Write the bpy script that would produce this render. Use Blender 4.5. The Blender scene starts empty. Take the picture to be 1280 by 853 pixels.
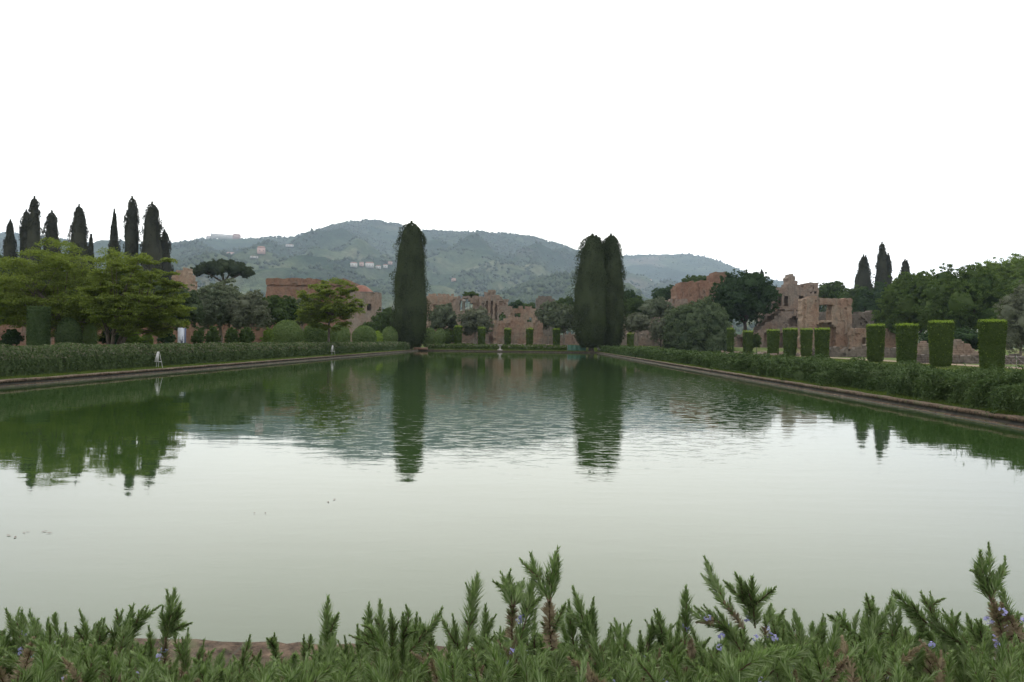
import bpy, math, random
import numpy as np
from mathutils import Vector, Euler, Quaternion
PI = math.pi
# ------------------------------------------------------------------ camera, sky, sun, exposure
F = 960.0; HX = 661.3; HY = 426.5; CAMZ = 1.6; ROLL = .0122
YAW = math.atan((HX - 640) / F)
sc = bpy.context.scene; col = sc.collection
cd = bpy.data.cameras.new("camera"); cam = bpy.data.objects.new("camera", cd); col.objects.link(cam)
cam.location = (0, 0, CAMZ); cam.rotation_mode = 'QUATERNION'
cam.rotation_quaternion = Euler((PI / 2, 0, YAW)).to_quaternion() @ Quaternion((0, 0, 1), ROLL)
cd.sensor_width = 36; cd.lens = 36 * F / 1280; cd.clip_start = .05; cd.clip_end = 20000
cd.dof.use_dof = False
sc.camera = cam
FWD = np.array([-math.sin(YAW), math.cos(YAW), 0]); RGT = np.array([math.cos(YAW), math.sin(YAW), 0])
def at(px, py, d):
    """world point seen at a pixel of the photograph, d metres in front of the camera"""
    u, v = px - 640, HY - py; u, v = u - v * ROLL, v + u * ROLL
    p = FWD * d + RGT * d * u / F
    return np.array([p[0], p[1], CAMZ + v * d / F])
def hor(px): return HY + (px - 640) * ROLL      # the horizon's row at a column
SUN_EL = math.radians(48); SUN_AZ = math.radians(-8)      # azimuth from +Y towards +X
SDIR = np.array([math.sin(SUN_AZ) * math.cos(SUN_EL), math.cos(SUN_AZ) * math.cos(SUN_EL), math.sin(SUN_EL)])
w = bpy.data.worlds.new("World"); sc.world = w; w.use_nodes = True
nt = w.node_tree; N = nt.nodes; L = nt.links; N.clear()
def wn(t, **k):
    n = N.new(t)
    for a, b in k.items(): setattr(n, a, b)
    return n
sky = wn('ShaderNodeTexSky', sky_type='NISHITA'); sky.sun_disc = False
sky.sun_elevation = SUN_EL; sky.sun_rotation = SUN_AZ; sky.dust_density = 4; sky.air_density = 1.2
tc = wn('ShaderNodeTexCoord')
dot = wn('ShaderNodeVectorMath', operation='DOT_PRODUCT'); GD = np.array([math.sin(math.radians(-4)) * math.cos(math.radians(27)), math.cos(math.radians(-4)) * math.cos(math.radians(27)), math.sin(math.radians(27))])
dot.inputs[1].default_value = tuple(GD); L.new(tc.outputs['Generated'], dot.inputs[0])
glow = wn('ShaderNodeMapRange', interpolation_type='SMOOTHSTEP'); L.new(dot.outputs['Value'], glow.inputs['Value'])
glow.inputs['From Min'].default_value = .55; glow.inputs['From Max'].default_value = 1.0
glow.inputs['To Min'].default_value = 0; glow.inputs['To Max'].default_value = 1
cn = wn('ShaderNodeTexNoise'); cn.inputs['Scale'].default_value = 2.2; cn.inputs['Detail'].default_value = 3
cmap = wn('ShaderNodeMapping'); cmap.inputs['Scale'].default_value = (1, 1, 2.5)
L.new(tc.outputs['Generated'], cmap.inputs[0]); L.new(cmap.outputs[0], cn.inputs['Vector'])
m1 = wn('ShaderNodeMath', operation='MULTIPLY_ADD'); L.new(cn.outputs['Fac'], m1.inputs[0]); m1.inputs[1].default_value = 3.0; m1.inputs[2].default_value = 10.4
SKY_BASE, SKY_GLOW = 0, 12.5
m2 = wn('ShaderNodeMath', operation='MULTIPLY_ADD'); L.new(glow.outputs[0], m2.inputs[0]); m2.inputs[1].default_value = SKY_GLOW; L.new(m1.outputs[0], m2.inputs[2])
tint = wn('ShaderNodeMix', data_type='RGBA'); L.new(glow.outputs[0], tint.inputs['Factor'])
tint.inputs['A'].default_value = (1.0, 1.0, 1.03, 1); tint.inputs['B'].default_value = (1.0, .985, .91, 1)
sc1 = wn('ShaderNodeVectorMath', operation='SCALE'); L.new(tint.outputs['Result'], sc1.inputs[0]); L.new(m2.outputs[0], sc1.inputs['Scale'])
mx = wn('ShaderNodeMix', data_type='RGBA'); mx.inputs['Factor'].default_value = .9
L.new(sky.outputs[0], mx.inputs['A']); L.new(sc1.outputs[0], mx.inputs['B'])
bg = wn('ShaderNodeBackground'); bg.inputs['Strength'].default_value = .12; L.new(mx.outputs['Result'], bg.inputs['Color'])
wo = wn('ShaderNodeOutputWorld'); L.new(bg.outputs[0], wo.inputs['Surface'])
sl = bpy.data.lights.new("sun", 'SUN'); sl.energy = 1.0; sl.angle = math.radians(14); sl.color = (1, .96, .88)
so = bpy.data.objects.new("sun", sl); col.objects.link(so); so.rotation_euler = Vector(SDIR).to_track_quat('Z', 'Y').to_euler()
so.location = (0, 0, 60)
sc.view_settings.view_transform = 'Standard'; sc.view_settings.look = 'None'; sc.view_settings.exposure = 0; sc.view_settings.gamma = 1
sc.cycles.use_denoising = True; sc.cycles.max_bounces = 6; sc.cycles.volume_bounces = 0; sc.cycles.diffuse_bounces = 3; sc.cycles.transparent_max_bounces = 4
# ------------------------------------------------------------------ materials
def mat(name):
    m = bpy.data.materials.new(name); m.use_nodes = True; m.node_tree.nodes.clear(); return m
class NT:
    def __init__(s, m): s.t = m.node_tree
    def n(s, t, ins=None, **k):
        x = s.t.nodes.new(t)
        for a, b in k.items(): setattr(x, a, b)
        for a, b in (ins or {}).items():
            if hasattr(b, 'is_output') or isinstance(b, bpy.types.NodeSocket): s.t.links.new(b, x.inputs[a])
            else: x.inputs[a].default_value = b
        return x
    def ramp(s, fac, stops):
        r = s.t.nodes.new('ShaderNodeValToRGB'); s.t.links.new(fac, r.inputs[0])
        e = r.color_ramp.elements
        while len(e) < len(stops): e.new(.5)
        for i, (p, c) in enumerate(stops):
            e[i].position = p; e[i].color = (c[0], c[1], c[2], 1) if not isinstance(c, (int, float)) else (c, c, c, 1)
        return r.outputs['Color']
    def noise(s, scale, detail=3, vec=None, rough=.55, stretch=None, coord='Object'):
        if vec is None: vec = s.n('ShaderNodeTexCoord').outputs[coord]
        if stretch: vec = s.n('ShaderNodeMapping', {'Vector': vec, 'Scale': stretch}).outputs[0]
        return s.n('ShaderNodeTexNoise', {'Vector': vec, 'Scale': scale, 'Detail': detail, 'Roughness': rough}).outputs['Fac']
    def mix(s, f, a, b, blend='MIX'):
        return s.n('ShaderNodeMix', {'Factor': f, 'A': a if not isinstance(a, tuple) else (*a, 1), 'B': b if not isinstance(b, tuple) else (*b, 1)}, data_type='RGBA', blend_type=blend).outputs['Result']
    def out(s, sh, vol=None):
        o = s.t.nodes.new('ShaderNodeOutputMaterial')
        if sh is not None: s.t.links.new(sh, o.inputs['Surface'])
        if vol is not None: s.t.links.new(vol, o.inputs['Volume'])
def foliage(name, c1, c2, trans=.3, clump=.6, c3=None):
    m = mat(name); t = NT(m)
    isl = t.n('ShaderNodeNewGeometry').outputs['Random Per Island']
    pos = t.n('ShaderNodeNewGeometry').outputs['Position']
    cl = t.noise(clump, 2, pos)
    f = t.n('ShaderNodeMath', {0: isl, 1: cl}, operation='ADD').outputs[0]
    stops = [(.25, c1), (.75, c2)] if c3 is None else [(.2, c1), (.55, c2), (.85, c3)]
    f2 = t.n('ShaderNodeMapRange', {'Value': f, 'From Min': .1, 'From Max': 1.5}).outputs[0]
    c = t.ramp(f2, stops)
    d = t.n('ShaderNodeBsdfDiffuse', {'Color': c}).outputs[0]
    tcx = t.mix(.5, c, (c2[0] * 1.5, c2[1] * 1.6, c2[2] * .8))
    tr = t.n('ShaderNodeBsdfTranslucent', {'Color': tcx}).outputs[0]
    g = t.n('ShaderNodeBsdfGlossy', {'Color': (.8, .8, .8, 1), 'Roughness': .45}).outputs[0]
    a = t.n('ShaderNodeMixShader', {0: trans, 1: d, 2: tr}).outputs[0]
    b = t.n('ShaderNodeMixShader', {0: .012, 1: a, 2: g}).outputs[0]
    t.out(b); return m
def simple(name, c1, c2=None, scale=3, rough=.85, bump=0, detail=4, stretch=None, metal=0):
    m = mat(name); t = NT(m)
    n = t.noise(scale, detail, stretch=stretch)
    c = t.ramp(n, [(.35, c1), (.65, c2 or c1)])
    ins = {'Base Color': c, 'Roughness': rough, 'Metallic': metal, 'Specular IOR Level': .12 if rough > .8 else .5}
    if bump: ins['Normal'] = t.n('ShaderNodeBump', {'Height': n, 'Strength': .8, 'Distance': bump}).outputs[0]
    t.out(t.n('ShaderNodeBsdfPrincipled', ins).outputs[0]); return m
def masonry(name, ca, cb, cc, stain=.5, course=.18):
    """old brick and tufa: broad colour patches, thin courses, dark weathering with shapes of its own"""
    m = mat(name); t = NT(m)
    P = t.n('ShaderNodeTexCoord').outputs['Object']
    n1 = t.noise(.32, 5, P, .65); n2 = t.noise(2.2, 4, P, .7); n3 = t.noise(.9, 4, P, .6, stretch=(1, 1, .35))
    c = t.mix(t.ramp(n1, [(.42, 0.), (.58, 1.)]), ca, cb)
    c = t.mix(t.ramp(n3, [(.5, 0.), (.68, .85)]), c, cc)
    z = t.n('ShaderNodeSeparateXYZ', {0: P}).outputs[2]
    cs = t.n('ShaderNodeMath', {0: z, 1: 2 * PI / course}, operation='MULTIPLY').outputs[0]
    cs = t.n('ShaderNodeMath', {0: cs}, operation='SINE').outputs[0]
    cs = t.n('ShaderNodeMapRange', {'Value': cs, 'From Min': .3, 'From Max': 1, 'To Min': 1, 'To Max': .72}).outputs[0]
    v = t.ramp(n2, [(.3, .68), (.5, 1.), (.72, 1.2)])
    c = t.mix(1, c, v, 'MULTIPLY'); c = t.mix(1, c, t.n('ShaderNodeCombineColor', {0: cs, 1: cs, 2: cs}).outputs[0], 'MULTIPLY')
    st = t.noise(.7, 5, P, .7, stretch=(1.6, 1.6, .5))
    c = t.mix(t.ramp(st, [(.5, 0.), (.72, stain)]), c, (.06, .055, .045))
    b = t.n('ShaderNodeBump', {'Height': n2, 'Strength': 1, 'Distance': .12}).outputs[0]
    t.out(t.n('ShaderNodeBsdfPrincipled', {'Base Color': c, 'Specular IOR Level': .05, 'Roughness': .95, 'Normal': b}).outputs[0]); return m
M = {}
M['cypress'] = foliage('cypress_foliage', (.016, .025, .010), (.038, .052, .020), .12, .5)
M['cypress_far'] = foliage('far_cypress_foliage', (.019, .022, .013), (.038, .040, .022), .1, .5)
M['feather'] = foliage('feathery_foliage', (.062, .095, .018), (.155, .195, .042), .4, .35)
M['olive'] = foliage('olive_foliage', (.060, .085, .045), (.13, .155, .095), .2, .5)
M['olive_dark'] = foliage('dark_olive_foliage', (.035, .060, .028), (.075, .105, .050), .2, .5)
M['olive_grey'] = foliage('grey_olive_foliage', (.078, .095, .058), (.145, .160, .105), .2, .5)
M['green'] = foliage('green_foliage', (.026, .052, .014), (.062, .098, .026), .3, .3)
M['oak'] = foliage('oak_foliage', (.018, .040, .014), (.036, .068, .022), .25, .4)
M['fresh'] = foliage('fresh_foliage', (.07, .12, .02), (.13, .19, .035), .4, .3)
M['green_dark'] = foliage('dark_green_foliage', (.028, .060, .013), (.088, .135, .030), .3, .25)
M['pine'] = foliage('pine_foliage', (.020, .035, .014), (.042, .060, .022), .15, .4)
M['dome'] = foliage('laurel_foliage', (.028, .050, .020), (.100, .135, .065), .2, .6)
M['box'] = foliage('clipped_foliage', (.030, .055, .010), (.068, .105, .022), .25, 1.2)
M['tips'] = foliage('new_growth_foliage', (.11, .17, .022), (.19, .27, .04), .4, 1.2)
M['ball'] = foliage('round_clipped_foliage', (.060, .105, .028), (.125, .175, .058), .25, 1.0)
M['hedge'] = foliage('hedge_foliage', (.028, .052, .018), (.078, .112, .044), .2, .9)
M['hedge_right'] = foliage('right_hedge_foliage', (.028, .054, .018), (.072, .110, .040), .2, .9)
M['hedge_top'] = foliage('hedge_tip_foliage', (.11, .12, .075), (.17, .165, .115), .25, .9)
M['rosemary'] = foliage('rosemary_needles', (.060, .112, .030), (.160, .235, .084), .32, 14, (.27, .335, .175))
M['rosemary_dry'] = foliage('dry_rosemary_needles', (.16, .125, .078), (.30, .25, .17), .2, 9)
M['flower'] = foliage('lilac_petals', (.30, .30, .62), (.46, .45, .80), .4, 9)
M['grass'] = foliage('grass_blades', (.04, .07, .014), (.09, .125, .03), .4, .5)
M['bark'] = simple('bark', (.055, .045, .035), (.13, .11, .09), 4, .95, .02, stretch=(3, 3, .6))
M['bark_pale'] = simple('pale_bark', (.12, .10, .08), (.24, .21, .17), 4, .95, .02, stretch=(3, 3, .6))
M['twig'] = simple('twig', (.07, .045, .03), (.16, .11, .075), 60, .95)
M['brick'] = masonry('red_brick_masonry', (.215, .125, .085), (.26, .16, .112), (.175, .14, .11), .3)
M['brick_tan'] = masonry('tan_brick_masonry', (.33, .250, .185), (.285, .190, .135), (.26, .225, .175), .3)
M['tufa'] = masonry('tufa_masonry', (.255, .21, .17), (.26, .19, .145), (.19, .168, .14), .35)
M['tufa_grey'] = masonry('grey_tufa_masonry', (.145, .125, .105), (.18, .152, .125), (.11, .10, .085), .4)
M['tile'] = simple('terracotta_roof', (.17, .075, .052), (.22, .11, .08), 1.2)
M['white'] = simple('white_paint', (.38, .38, .36), (.50, .50, .48), 6, .6)
M['plaster'] = simple('house_plaster', (.56, .53, .48), (.64, .62, .58), .2)
M['plaster_pink'] = simple('pink_plaster', (.50, .33, .28), (.58, .40, .34), .2)
M['house_roof'] = simple('house_roof_tile', (.28, .15, .11), (.34, .2, .15), .3)
M['pane'] = simple('window_glass', (.03, .035, .04), None, 1, .2)
M['metal'] = simple('weathered_metal', (.16, .15, .14), (.28, .26, .24), 12, .6, metal=.5)
M['blue'] = simple('blue_panel_edge', (.03, .05, .12), None, 1, .5)
M['board'] = simple('printed_board', (.50, .53, .60), (.60, .63, .68), 5, .5)
M['print'] = simple('board_print', (.05, .06, .08), (.20, .22, .26), 6, .5)
M['tarp'] = simple('green_tarpaulin', (.028, .085, .055), (.04, .11, .07), 3, .7)
M['stone'] = simple('pale_stone', (.30, .28, .25), (.42, .39, .35), 3, .9, .01)
M['tuff_slab'] = simple('brown_slab', (.13, .08, .055), (.19, .12, .085), 3, .9, .01)
def coping_mat():
    m = mat('coping_stone'); t = NT(m); P = t.n('ShaderNodeTexCoord').outputs['Object']
    n1 = t.noise(1.3, 5, P, .7); n2 = t.noise(14, 5, P, .75); n3 = t.noise(5, 3, P, .6)
    c = t.ramp(n1, [(.35, (.13, .090, .062)), (.5, (.085, .060, .042)), (.68, (.20, .155, .115))])
    c = t.mix(1, c, t.ramp(n2, [(.36, .25), (.5, .9), (.66, 1.6)]), 'MULTIPLY')
    c = t.mix(t.ramp(n3, [(.52, 0.), (.66, .8)]), c, (.075, .085, .04))
    xy = t.n('ShaderNodeSeparateXYZ', {0: P})
    for ax in (0, 1):
        fr = t.n('ShaderNodeMath', {0: t.n('ShaderNodeMath', {0: xy.outputs[ax], 1: 1.3}, operation='DIVIDE').outputs[0]}, operation='FRACT').outputs[0]
        c = t.mix(t.n('ShaderNodeMath', {0: fr, 1: .010}, operation='LESS_THAN').outputs[0], c, (.07, .06, .045))
    b = t.n('ShaderNodeBump', {'Height': n2, 'Strength': 1, 'Distance': .03}).outputs[0]
    t.out(t.n('ShaderNodeBsdfPrincipled', {'Base Color': c, 'Specular IOR Level': .15, 'Roughness': .92, 'Normal': b}).outputs[0]); return m
M['coping'] = coping_mat()
M['edge_dark'] = simple('dark_edge_wall', (.022, .022, .016), (.06, .052, .035), 5, .7, .01)  # darker tone for the underside and set-back face below the coping lip
M['soil'] = simple('soil', (.10, .065, .045), (.17, .115, .08), 9, .95, .02)
def ground_mat():
    m = mat('lawn_ground'); t = NT(m); P = t.n('ShaderNodeTexCoord').outputs['Object']
    n1 = t.noise(.12, 4, P, .6); n2 = t.noise(2.5, 5, P, .7); n3 = t.noise(.035, 3, P)
    g = t.ramp(n2, [(.3, (.055, .085, .02)), (.5, (.085, .12, .032)), (.7, (.13, .155, .06))])
    d = t.ramp(n2, [(.3, (.12, .09, .055)), (.7, (.19, .155, .10))])
    c = t.mix(t.ramp(n1, [(.52, 0.), (.62, .9)]), g, d)
    t.out(t.n('ShaderNodeBsdfPrincipled', {'Base Color': c, 'Specular IOR Level': .05, 'Roughness': .95}).outputs[0]); return m
M['ground'] = ground_mat()
M['path'] = simple('sandy_path', (.20, .145, .10), (.27, .21, .155), 2.5, .95)
def hill_mat():
    m = mat('wooded_hillside'); t = NT(m); P = t.n('ShaderNodeNewGeometry').outputs['Position']
    a = t.noise(.0028, 6, P, .62); b = t.noise(.012, 5, P, .7, stretch=(1, 1, 2.2)); c3 = t.noise(.05, 4, P, .75); d = t.noise(.0019, 3, P)
    z = t.n('ShaderNodeSeparateXYZ', {0: P}).outputs[2]
    lo = t.n('ShaderNodeMapRange', {'Value': z, 'From Min': 60, 'From Max': 330, 'To Min': .10, 'To Max': -.06}).outputs[0]
    f = t.n('ShaderNodeMath', {0: a, 1: lo}, operation='ADD').outputs[0]
    f = t.n('ShaderNodeMath', {0: b, 1: .45, 2: f}, operation='MULTIPLY_ADD').outputs[0]
    c = t.ramp(f, [(.62, (.024, .045, .022)), (.72, (.045, .070, .034)), (.83, (.085, .108, .052)), (.96, (.16, .16, .095))])
    c = t.mix(t.ramp(d, [(.60, 0.), (.68, .45)]), c, (.19, .14, .115))
    c = t.mix(1, c, t.ramp(c3, [(.3, .62), (.5, 1.), (.72, 1.35)]), 'MULTIPLY')
    bp = t.n('ShaderNodeBump', {'Height': c3, 'Strength': 1, 'Distance': 12}).outputs[0]
    t.out(t.n('ShaderNodeBsdfDiffuse', {'Color': c, 'Normal': bp}).outputs[0]); return m
M['hill'] = hill_mat()
M['wood'] = foliage('hillside_trees', (.028, .048, .024), (.054, .078, .037), .1, .004)
def water_mat():
    m = mat('green_pool_water'); t = NT(m); P = t.n('ShaderNodeNewGeometry').outputs['Position']
    xyz = t.n('ShaderNodeSeparateXYZ', {0: P}); X, Y = xyz.outputs[0], xyz.outputs[1]
    patch = t.noise(.11, 3, P, .6, stretch=(.6, 1.2, 1))
    warp = t.n('ShaderNodeMath', {0: patch, 1: 30, 2: -15}, operation='MULTIPLY_ADD').outputs[0]
    Yw = t.n('ShaderNodeMath', {0: Y, 1: warp}, operation='ADD').outputs[0]
    a = t.n('ShaderNodeMapRange', {'Value': Yw, 'From Min': 7, 'From Max': 15}, interpolation_type='SMOOTHSTEP').outputs[0]
    b = t.n('ShaderNodeMapRange', {'Value': Yw, 'From Min': 33, 'From Max': 44, 'To Min': 1, 'To Max': 0}, interpolation_type='SMOOTHSTEP').outputs[0]
    Xs = t.n('ShaderNodeMath', {0: Y, 1: .36, 2: X}, operation='MULTIPLY_ADD').outputs[0]
    c = t.n('ShaderNodeMapRange', {'Value': Xs, 'From Min': -.5, 'From Max': 2.5}, interpolation_type='SMOOTHSTEP').outputs[0]
    Xr = t.n('ShaderNodeMath', {0: Y, 1: -.34, 2: X}, operation='MULTIPLY_ADD').outputs[0]
    e = t.n('ShaderNodeMapRange', {'Value': Xr, 'From Min': -3, 'From Max': 1.5, 'To Min': 1, 'To Max': .12}, interpolation_type='SMOOTHSTEP').outputs[0]
    k = t.n('ShaderNodeMath', {0: a, 1: b}, operation='MULTIPLY').outputs[0]
    k = t.n('ShaderNodeMath', {0: k, 1: e}, operation='MULTIPLY').outputs[0]
    k = t.n('ShaderNodeMath', {0: k, 1: c}, operation='MULTIPLY').outputs[0]
    amp = t.n('ShaderNodeMapRange', {'Value': k, 'To Min': .14, 'To Max': 1}).outputs[0]
    w1 = t.noise(3.0, 3, P, .6, stretch=(1.0, 1.8, 1)); w2 = t.noise(.5, 2, P, .5, stretch=(.7, 2.2, 1))
    w1 = t.n('ShaderNodeMapRange', {'Value': w1, 'From Min': .46, 'From Max': .80}, interpolation_type='SMOOTHSTEP').outputs[0]
    h = t.n('ShaderNodeMath', {0: w1, 1: amp}, operation='MULTIPLY').outputs[0]
    b1 = t.n('ShaderNodeBump', {'Height': h, 'Strength': 1, 'Distance': .0021}).outputs[0]
    b2 = t.n('ShaderNodeBump', {'Height': w2, 'Strength': 1, 'Distance': .0035, 'Normal': b1}).outputs[0]
    cc = t.mix(t.noise(.09, 3, P), (.019, .044, .009), (.026, .050, .014))
    t.out(t.n('ShaderNodeBsdfPrincipled', {'Base Color': cc, 'Roughness': .03, 'IOR': 1.36, 'Normal': b2}).outputs[0]); return m
M['water'] = water_mat()
# ------------------------------------------------------------------ helpers
def link_mesh(name, V, faces, m, parent=None, loc=None, smooth=False):
    """faces: list of integer arrays (n,3) or (n,4); parent placed by location: V is in the parent's space"""
    me = bpy.data.meshes.new(name); V = np.asarray(V, np.float32)
    fs = [np.asarray(f, np.int32) for f in faces if len(f)]
    lt = np.concatenate([np.full(len(f), f.shape[1], np.int32) for f in fs]); li = np.concatenate([f.ravel() for f in fs])
    me.vertices.add(len(V)); me.vertices.foreach_set('co', V.ravel())
    me.loops.add(len(li)); me.loops.foreach_set('vertex_index', li)
    me.polygons.add(len(lt)); ls = np.zeros(len(lt), np.int32); ls[1:] = np.cumsum(lt)[:-1]
    me.polygons.foreach_set('loop_start', ls); me.polygons.foreach_set('loop_total', lt)
    if smooth: me.polygons.foreach_set('use_smooth', np.ones(len(lt), bool))
    me.update(calc_edges=True); me.materials.append(m)
    o = bpy.data.objects.new(name, me); col.objects.link(o)
    if parent is not None: o.parent = parent
    if loc is not None: o.location = loc
    return o
class MB:
    """collects pieces into one mesh"""
    def __init__(s): s.V = []; s.Q = []; s.T = []; s.n = 0
    def add(s, V, Q=None, T=None):
        V = np.asarray(V, float)
        if Q is not None and len(Q): s.Q.append(np.asarray(Q) + s.n)
        if T is not None and len(T): s.T.append(np.asarray(T) + s.n)
        s.V.append(V); s.n += len(V); return s
    def box(s, c, size, rot=0, jit=0, rng=None):
        x, y, z = [q / 2 for q in size]
        v = np.array([[-x, -y, -z], [x, -y, -z], [x, y, -z], [-x, y, -z], [-x, -y, z], [x, -y, z], [x, y, z], [-x, y, z]])
        if jit: v += (rng or RNG).uniform(-jit, jit, v.shape)
        cr, sr = math.cos(rot), math.sin(rot)
        v = np.c_[v[:, 0] * cr - v[:, 1] * sr, v[:, 0] * sr + v[:, 1] * cr, v[:, 2]] + np.array(c)
        return s.add(v, [[0, 3, 2, 1], [4, 5, 6, 7], [0, 1, 5, 4], [1, 2, 6, 5], [2, 3, 7, 6], [3, 0, 4, 7]])
    def tube(s, pts, rad, k=7):
        pts = np.asarray(pts, float); n = len(pts); rad = np.broadcast_to(rad, (n,)); V = []
        tan = np.gradient(pts, axis=0); tan /= np.linalg.norm(tan, axis=1)[:, None] + 1e-9
        up = np.array([1., 0, 0]) if abs(tan[0][0]) < .9 else np.array([0, 1., 0])
        for i in range(n):
            u = np.cross(tan[i], up); u /= np.linalg.norm(u) + 1e-9; v = np.cross(tan[i], u)
            a = np.arange(k) * 2 * PI / k
            V.append(pts[i] + rad[i] * (np.cos(a)[:, None] * u + np.sin(a)[:, None] * v))
        Q = [[i * k + j, i * k + (j + 1) % k, (i + 1) * k + (j + 1) % k, (i + 1) * k + j] for i in range(n - 1) for j in range(k)]
        V.append(pts[-1:]); T = [[(n - 1) * k + j, (n - 1) * k + (j + 1) % k, n * k] for j in range(k)]
        return s.add(np.concatenate(V), Q, T)
    def build(s, name, m, parent=None, loc=None, smooth=False):
        V = np.concatenate(s.V); fs = []
        if s.Q: fs.append(np.concatenate(s.Q))
        if s.T: fs.append(np.concatenate(s.T))
        return link_mesh(name, V, fs, m, parent, loc, smooth)
RNG = np.random.default_rng(7)
def tag(o, label, cat, group=None):
    o['label'] = label; o['category'] = cat
    if group: o['group'] = group
    return o
def struct(o, kind='structure'): o['kind'] = kind; return o
def empty(name, loc, label, cat, group=None, rz=0):
    o = bpy.data.objects.new(name, None); col.objects.link(o); o.location = loc; o.rotation_euler = (0, 0, rz); o.empty_display_size = .3
    return tag(o, label, cat, group)
def sm(t): t = np.clip(t, 0, 1); return t * t * (3 - 2 * t)
def snoise(P, f, seed, k=7):
    r = np.random.default_rng(seed); P = np.asarray(P, float); out = np.zeros(len(P))
    for i in range(k):
        d = r.normal(size=P.shape[1]); d /= np.linalg.norm(d); ff = f * (.6 + 1.3 * r.random())
        d2 = r.normal(size=P.shape[1]); d2 /= np.linalg.norm(d2)
        out += np.sin(P @ d * ff * 2 * PI + r.random() * 6.28 + 1.3 * np.sin(P @ d2 * ff * 2 * PI * .7 + r.random() * 6.28))
    return out / math.sqrt(k)
def ground(x, y):
    x = np.asarray(x, float); y = np.asarray(y, float)
    return .17 + .83 * sm((y - 118) / 14)
def gz(p): return float(ground(p[0], p[1]))
def leaves(P, Nn, size, aspect, rng, jit=.7, axis=None):
    """one rhombic leaf per point; Nn outward normals, axis optional long direction"""
    n = len(P); Nn = Nn + rng.normal(size=(n, 3)) * jit; Nn /= np.linalg.norm(Nn, axis=1)[:, None] + 1e-9
    a = rng.normal(size=(n, 3)) if axis is None else axis + rng.normal(size=(n, 3)) * .35
    a -= (a * Nn).sum(1)[:, None] * Nn; a /= np.linalg.norm(a, axis=1)[:, None] + 1e-9
    b = np.cross(Nn, a); s = (size * rng.uniform(.6, 1.35, n))[:, None]
    V = np.stack([P - a * s * .5, P + b * s * aspect * .5, P + a * s * .5, P - b * s * aspect * .5], 1).reshape(-1, 3)
    return V, np.arange(4 * n).reshape(-1, 4)
def sphere_dirs(n, rng):
    d = rng.normal(size=(n, 3)); return d / np.linalg.norm(d, axis=1)[:, None]
def uv_blob(c, r, nu=18, nv=10, noise=.12, seed=0, f=.5):
    th = np.linspace(0, PI, nv + 1)[1:-1]; ph = np.arange(nu) * 2 * PI / nu
    D = [[0, 0, 1]] + [[math.sin(a) * math.cos(b), math.sin(a) * math.sin(b), math.cos(a)] for a in th for b in ph] + [[0, 0, -1]]
    D = np.array(D, float); V = D * r
    V *= (1 + noise * snoise(V, f, seed))[:, None]; V = V + c
    Q = [[1 + i * nu + j, 1 + i * nu + (j + 1) % nu, 1 + (i + 1) * nu + (j + 1) % nu, 1 + (i + 1) * nu + j] for i in range(nv - 2) for j in range(nu)]
    T = [[0, 1 + (j + 1) % nu, 1 + j] for j in range(nu)] + [[len(D) - 1, len(D) - 1 - nu + j, len(D) - 1 - nu + (j + 1) % nu] for j in range(nu)]
    Q = [q[::-1] for q in Q]
    return V, Q, T
def lobed_cloud(lobes, n, size, aspect, rng, seed, rough=.16, f=.5, gaps=.9, jit=.8, flat=0, shell=.25):
    """leaves gathered in small clumps over the shells of overlapping lobes"""
    n = int(n * 2.1); size = size * 1.15; per = 26
    lo = np.array(lobes, float); ar = (lo[:, 3] * lo[:, 4] * lo[:, 5]) ** (2 / 3); nc = max(40, n // per); idx = rng.choice(len(lo), nc, p=ar / ar.sum())
    d = sphere_dirs(nc, rng); t = rng.uniform(.70, 1.05, nc); C = lo[idx, :3] + d * lo[idx, 3:6] * t[:, None]
    C = lo[idx, :3] + (C - lo[idx, :3]) * (1 + rough * snoise(C, f, seed))[:, None]; keep = np.ones(nc, bool)
    for j, l in enumerate(lo):
        q = (((C - l[:3]) / l[3:6]) ** 2).sum(1); keep &= ~((q < .45) & (idx != j))
    keep &= snoise(C, f * 1.7, seed + 5) < gaps * 1.6
    C = C[keep]; d = d[keep]; cr = (np.sqrt(ar.sum() * 12 / max(len(C), 1)) * .36) * rng.uniform(.6, 1.4, len(C)); ci = rng.integers(0, len(C), n)
    e = sphere_dirs(n, rng); rad = cr[ci] * rng.random(n) ** .45; P = C[ci] + e * rad[:, None] * [1, 1, .75]
    Nn = e * .8 + d[ci] * .7 + [0, 0, .35]; Nn /= np.linalg.norm(Nn, axis=1)[:, None] + 1e-9
    return leaves(P, Nn, np.full(n, size), aspect, rng, jit * .7)
# ------------------------------------------------------------------ setting: ground, water, coping
PX0, PX1, PY0, PY1 = -16.1, 9.7, 3.52, 112.0
def grid_sheet(xs, ys, zf, skip):
    X, Y = np.meshgrid(xs, ys, indexing='ij'); V = np.c_[X.ravel(), Y.ravel(), zf(X, Y).ravel()]
    Q = []; ny = len(ys)
    for i in range(len(xs) - 1):
        for j in range(ny - 1):
            if skip((xs[i] + xs[i + 1]) / 2, (ys[j] + ys[j + 1]) / 2): continue
            Q.append([i * ny + j, (i + 1) * ny + j, (i + 1) * ny + j + 1, i * ny + j + 1])
    return V, np.array(Q)
xs = [-5500, -2500, -1000, -400, -150, -80, -50, -35, -25, PX0 - .2, -9, 0, PX1 + .2, 15, 25, 35, 50, 80, 150, 400, 1000, 2500, 5500]
ys = [-60, -20, -5, 0, 2, PY0 - .3, 20, 40, 60, 80, 100, PY1 + .2, 114, 116, 118, 120, 122, 124, 126, 128, 130, 132, 135, 150, 180, 250, 400, 800, 1600, 3000, 6000]
V, Q = grid_sheet(xs, ys, ground, lambda x, y: PX0 - .2 < x < PX1 + .2 and PY0 - .3 < y < PY1 + .2)
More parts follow.
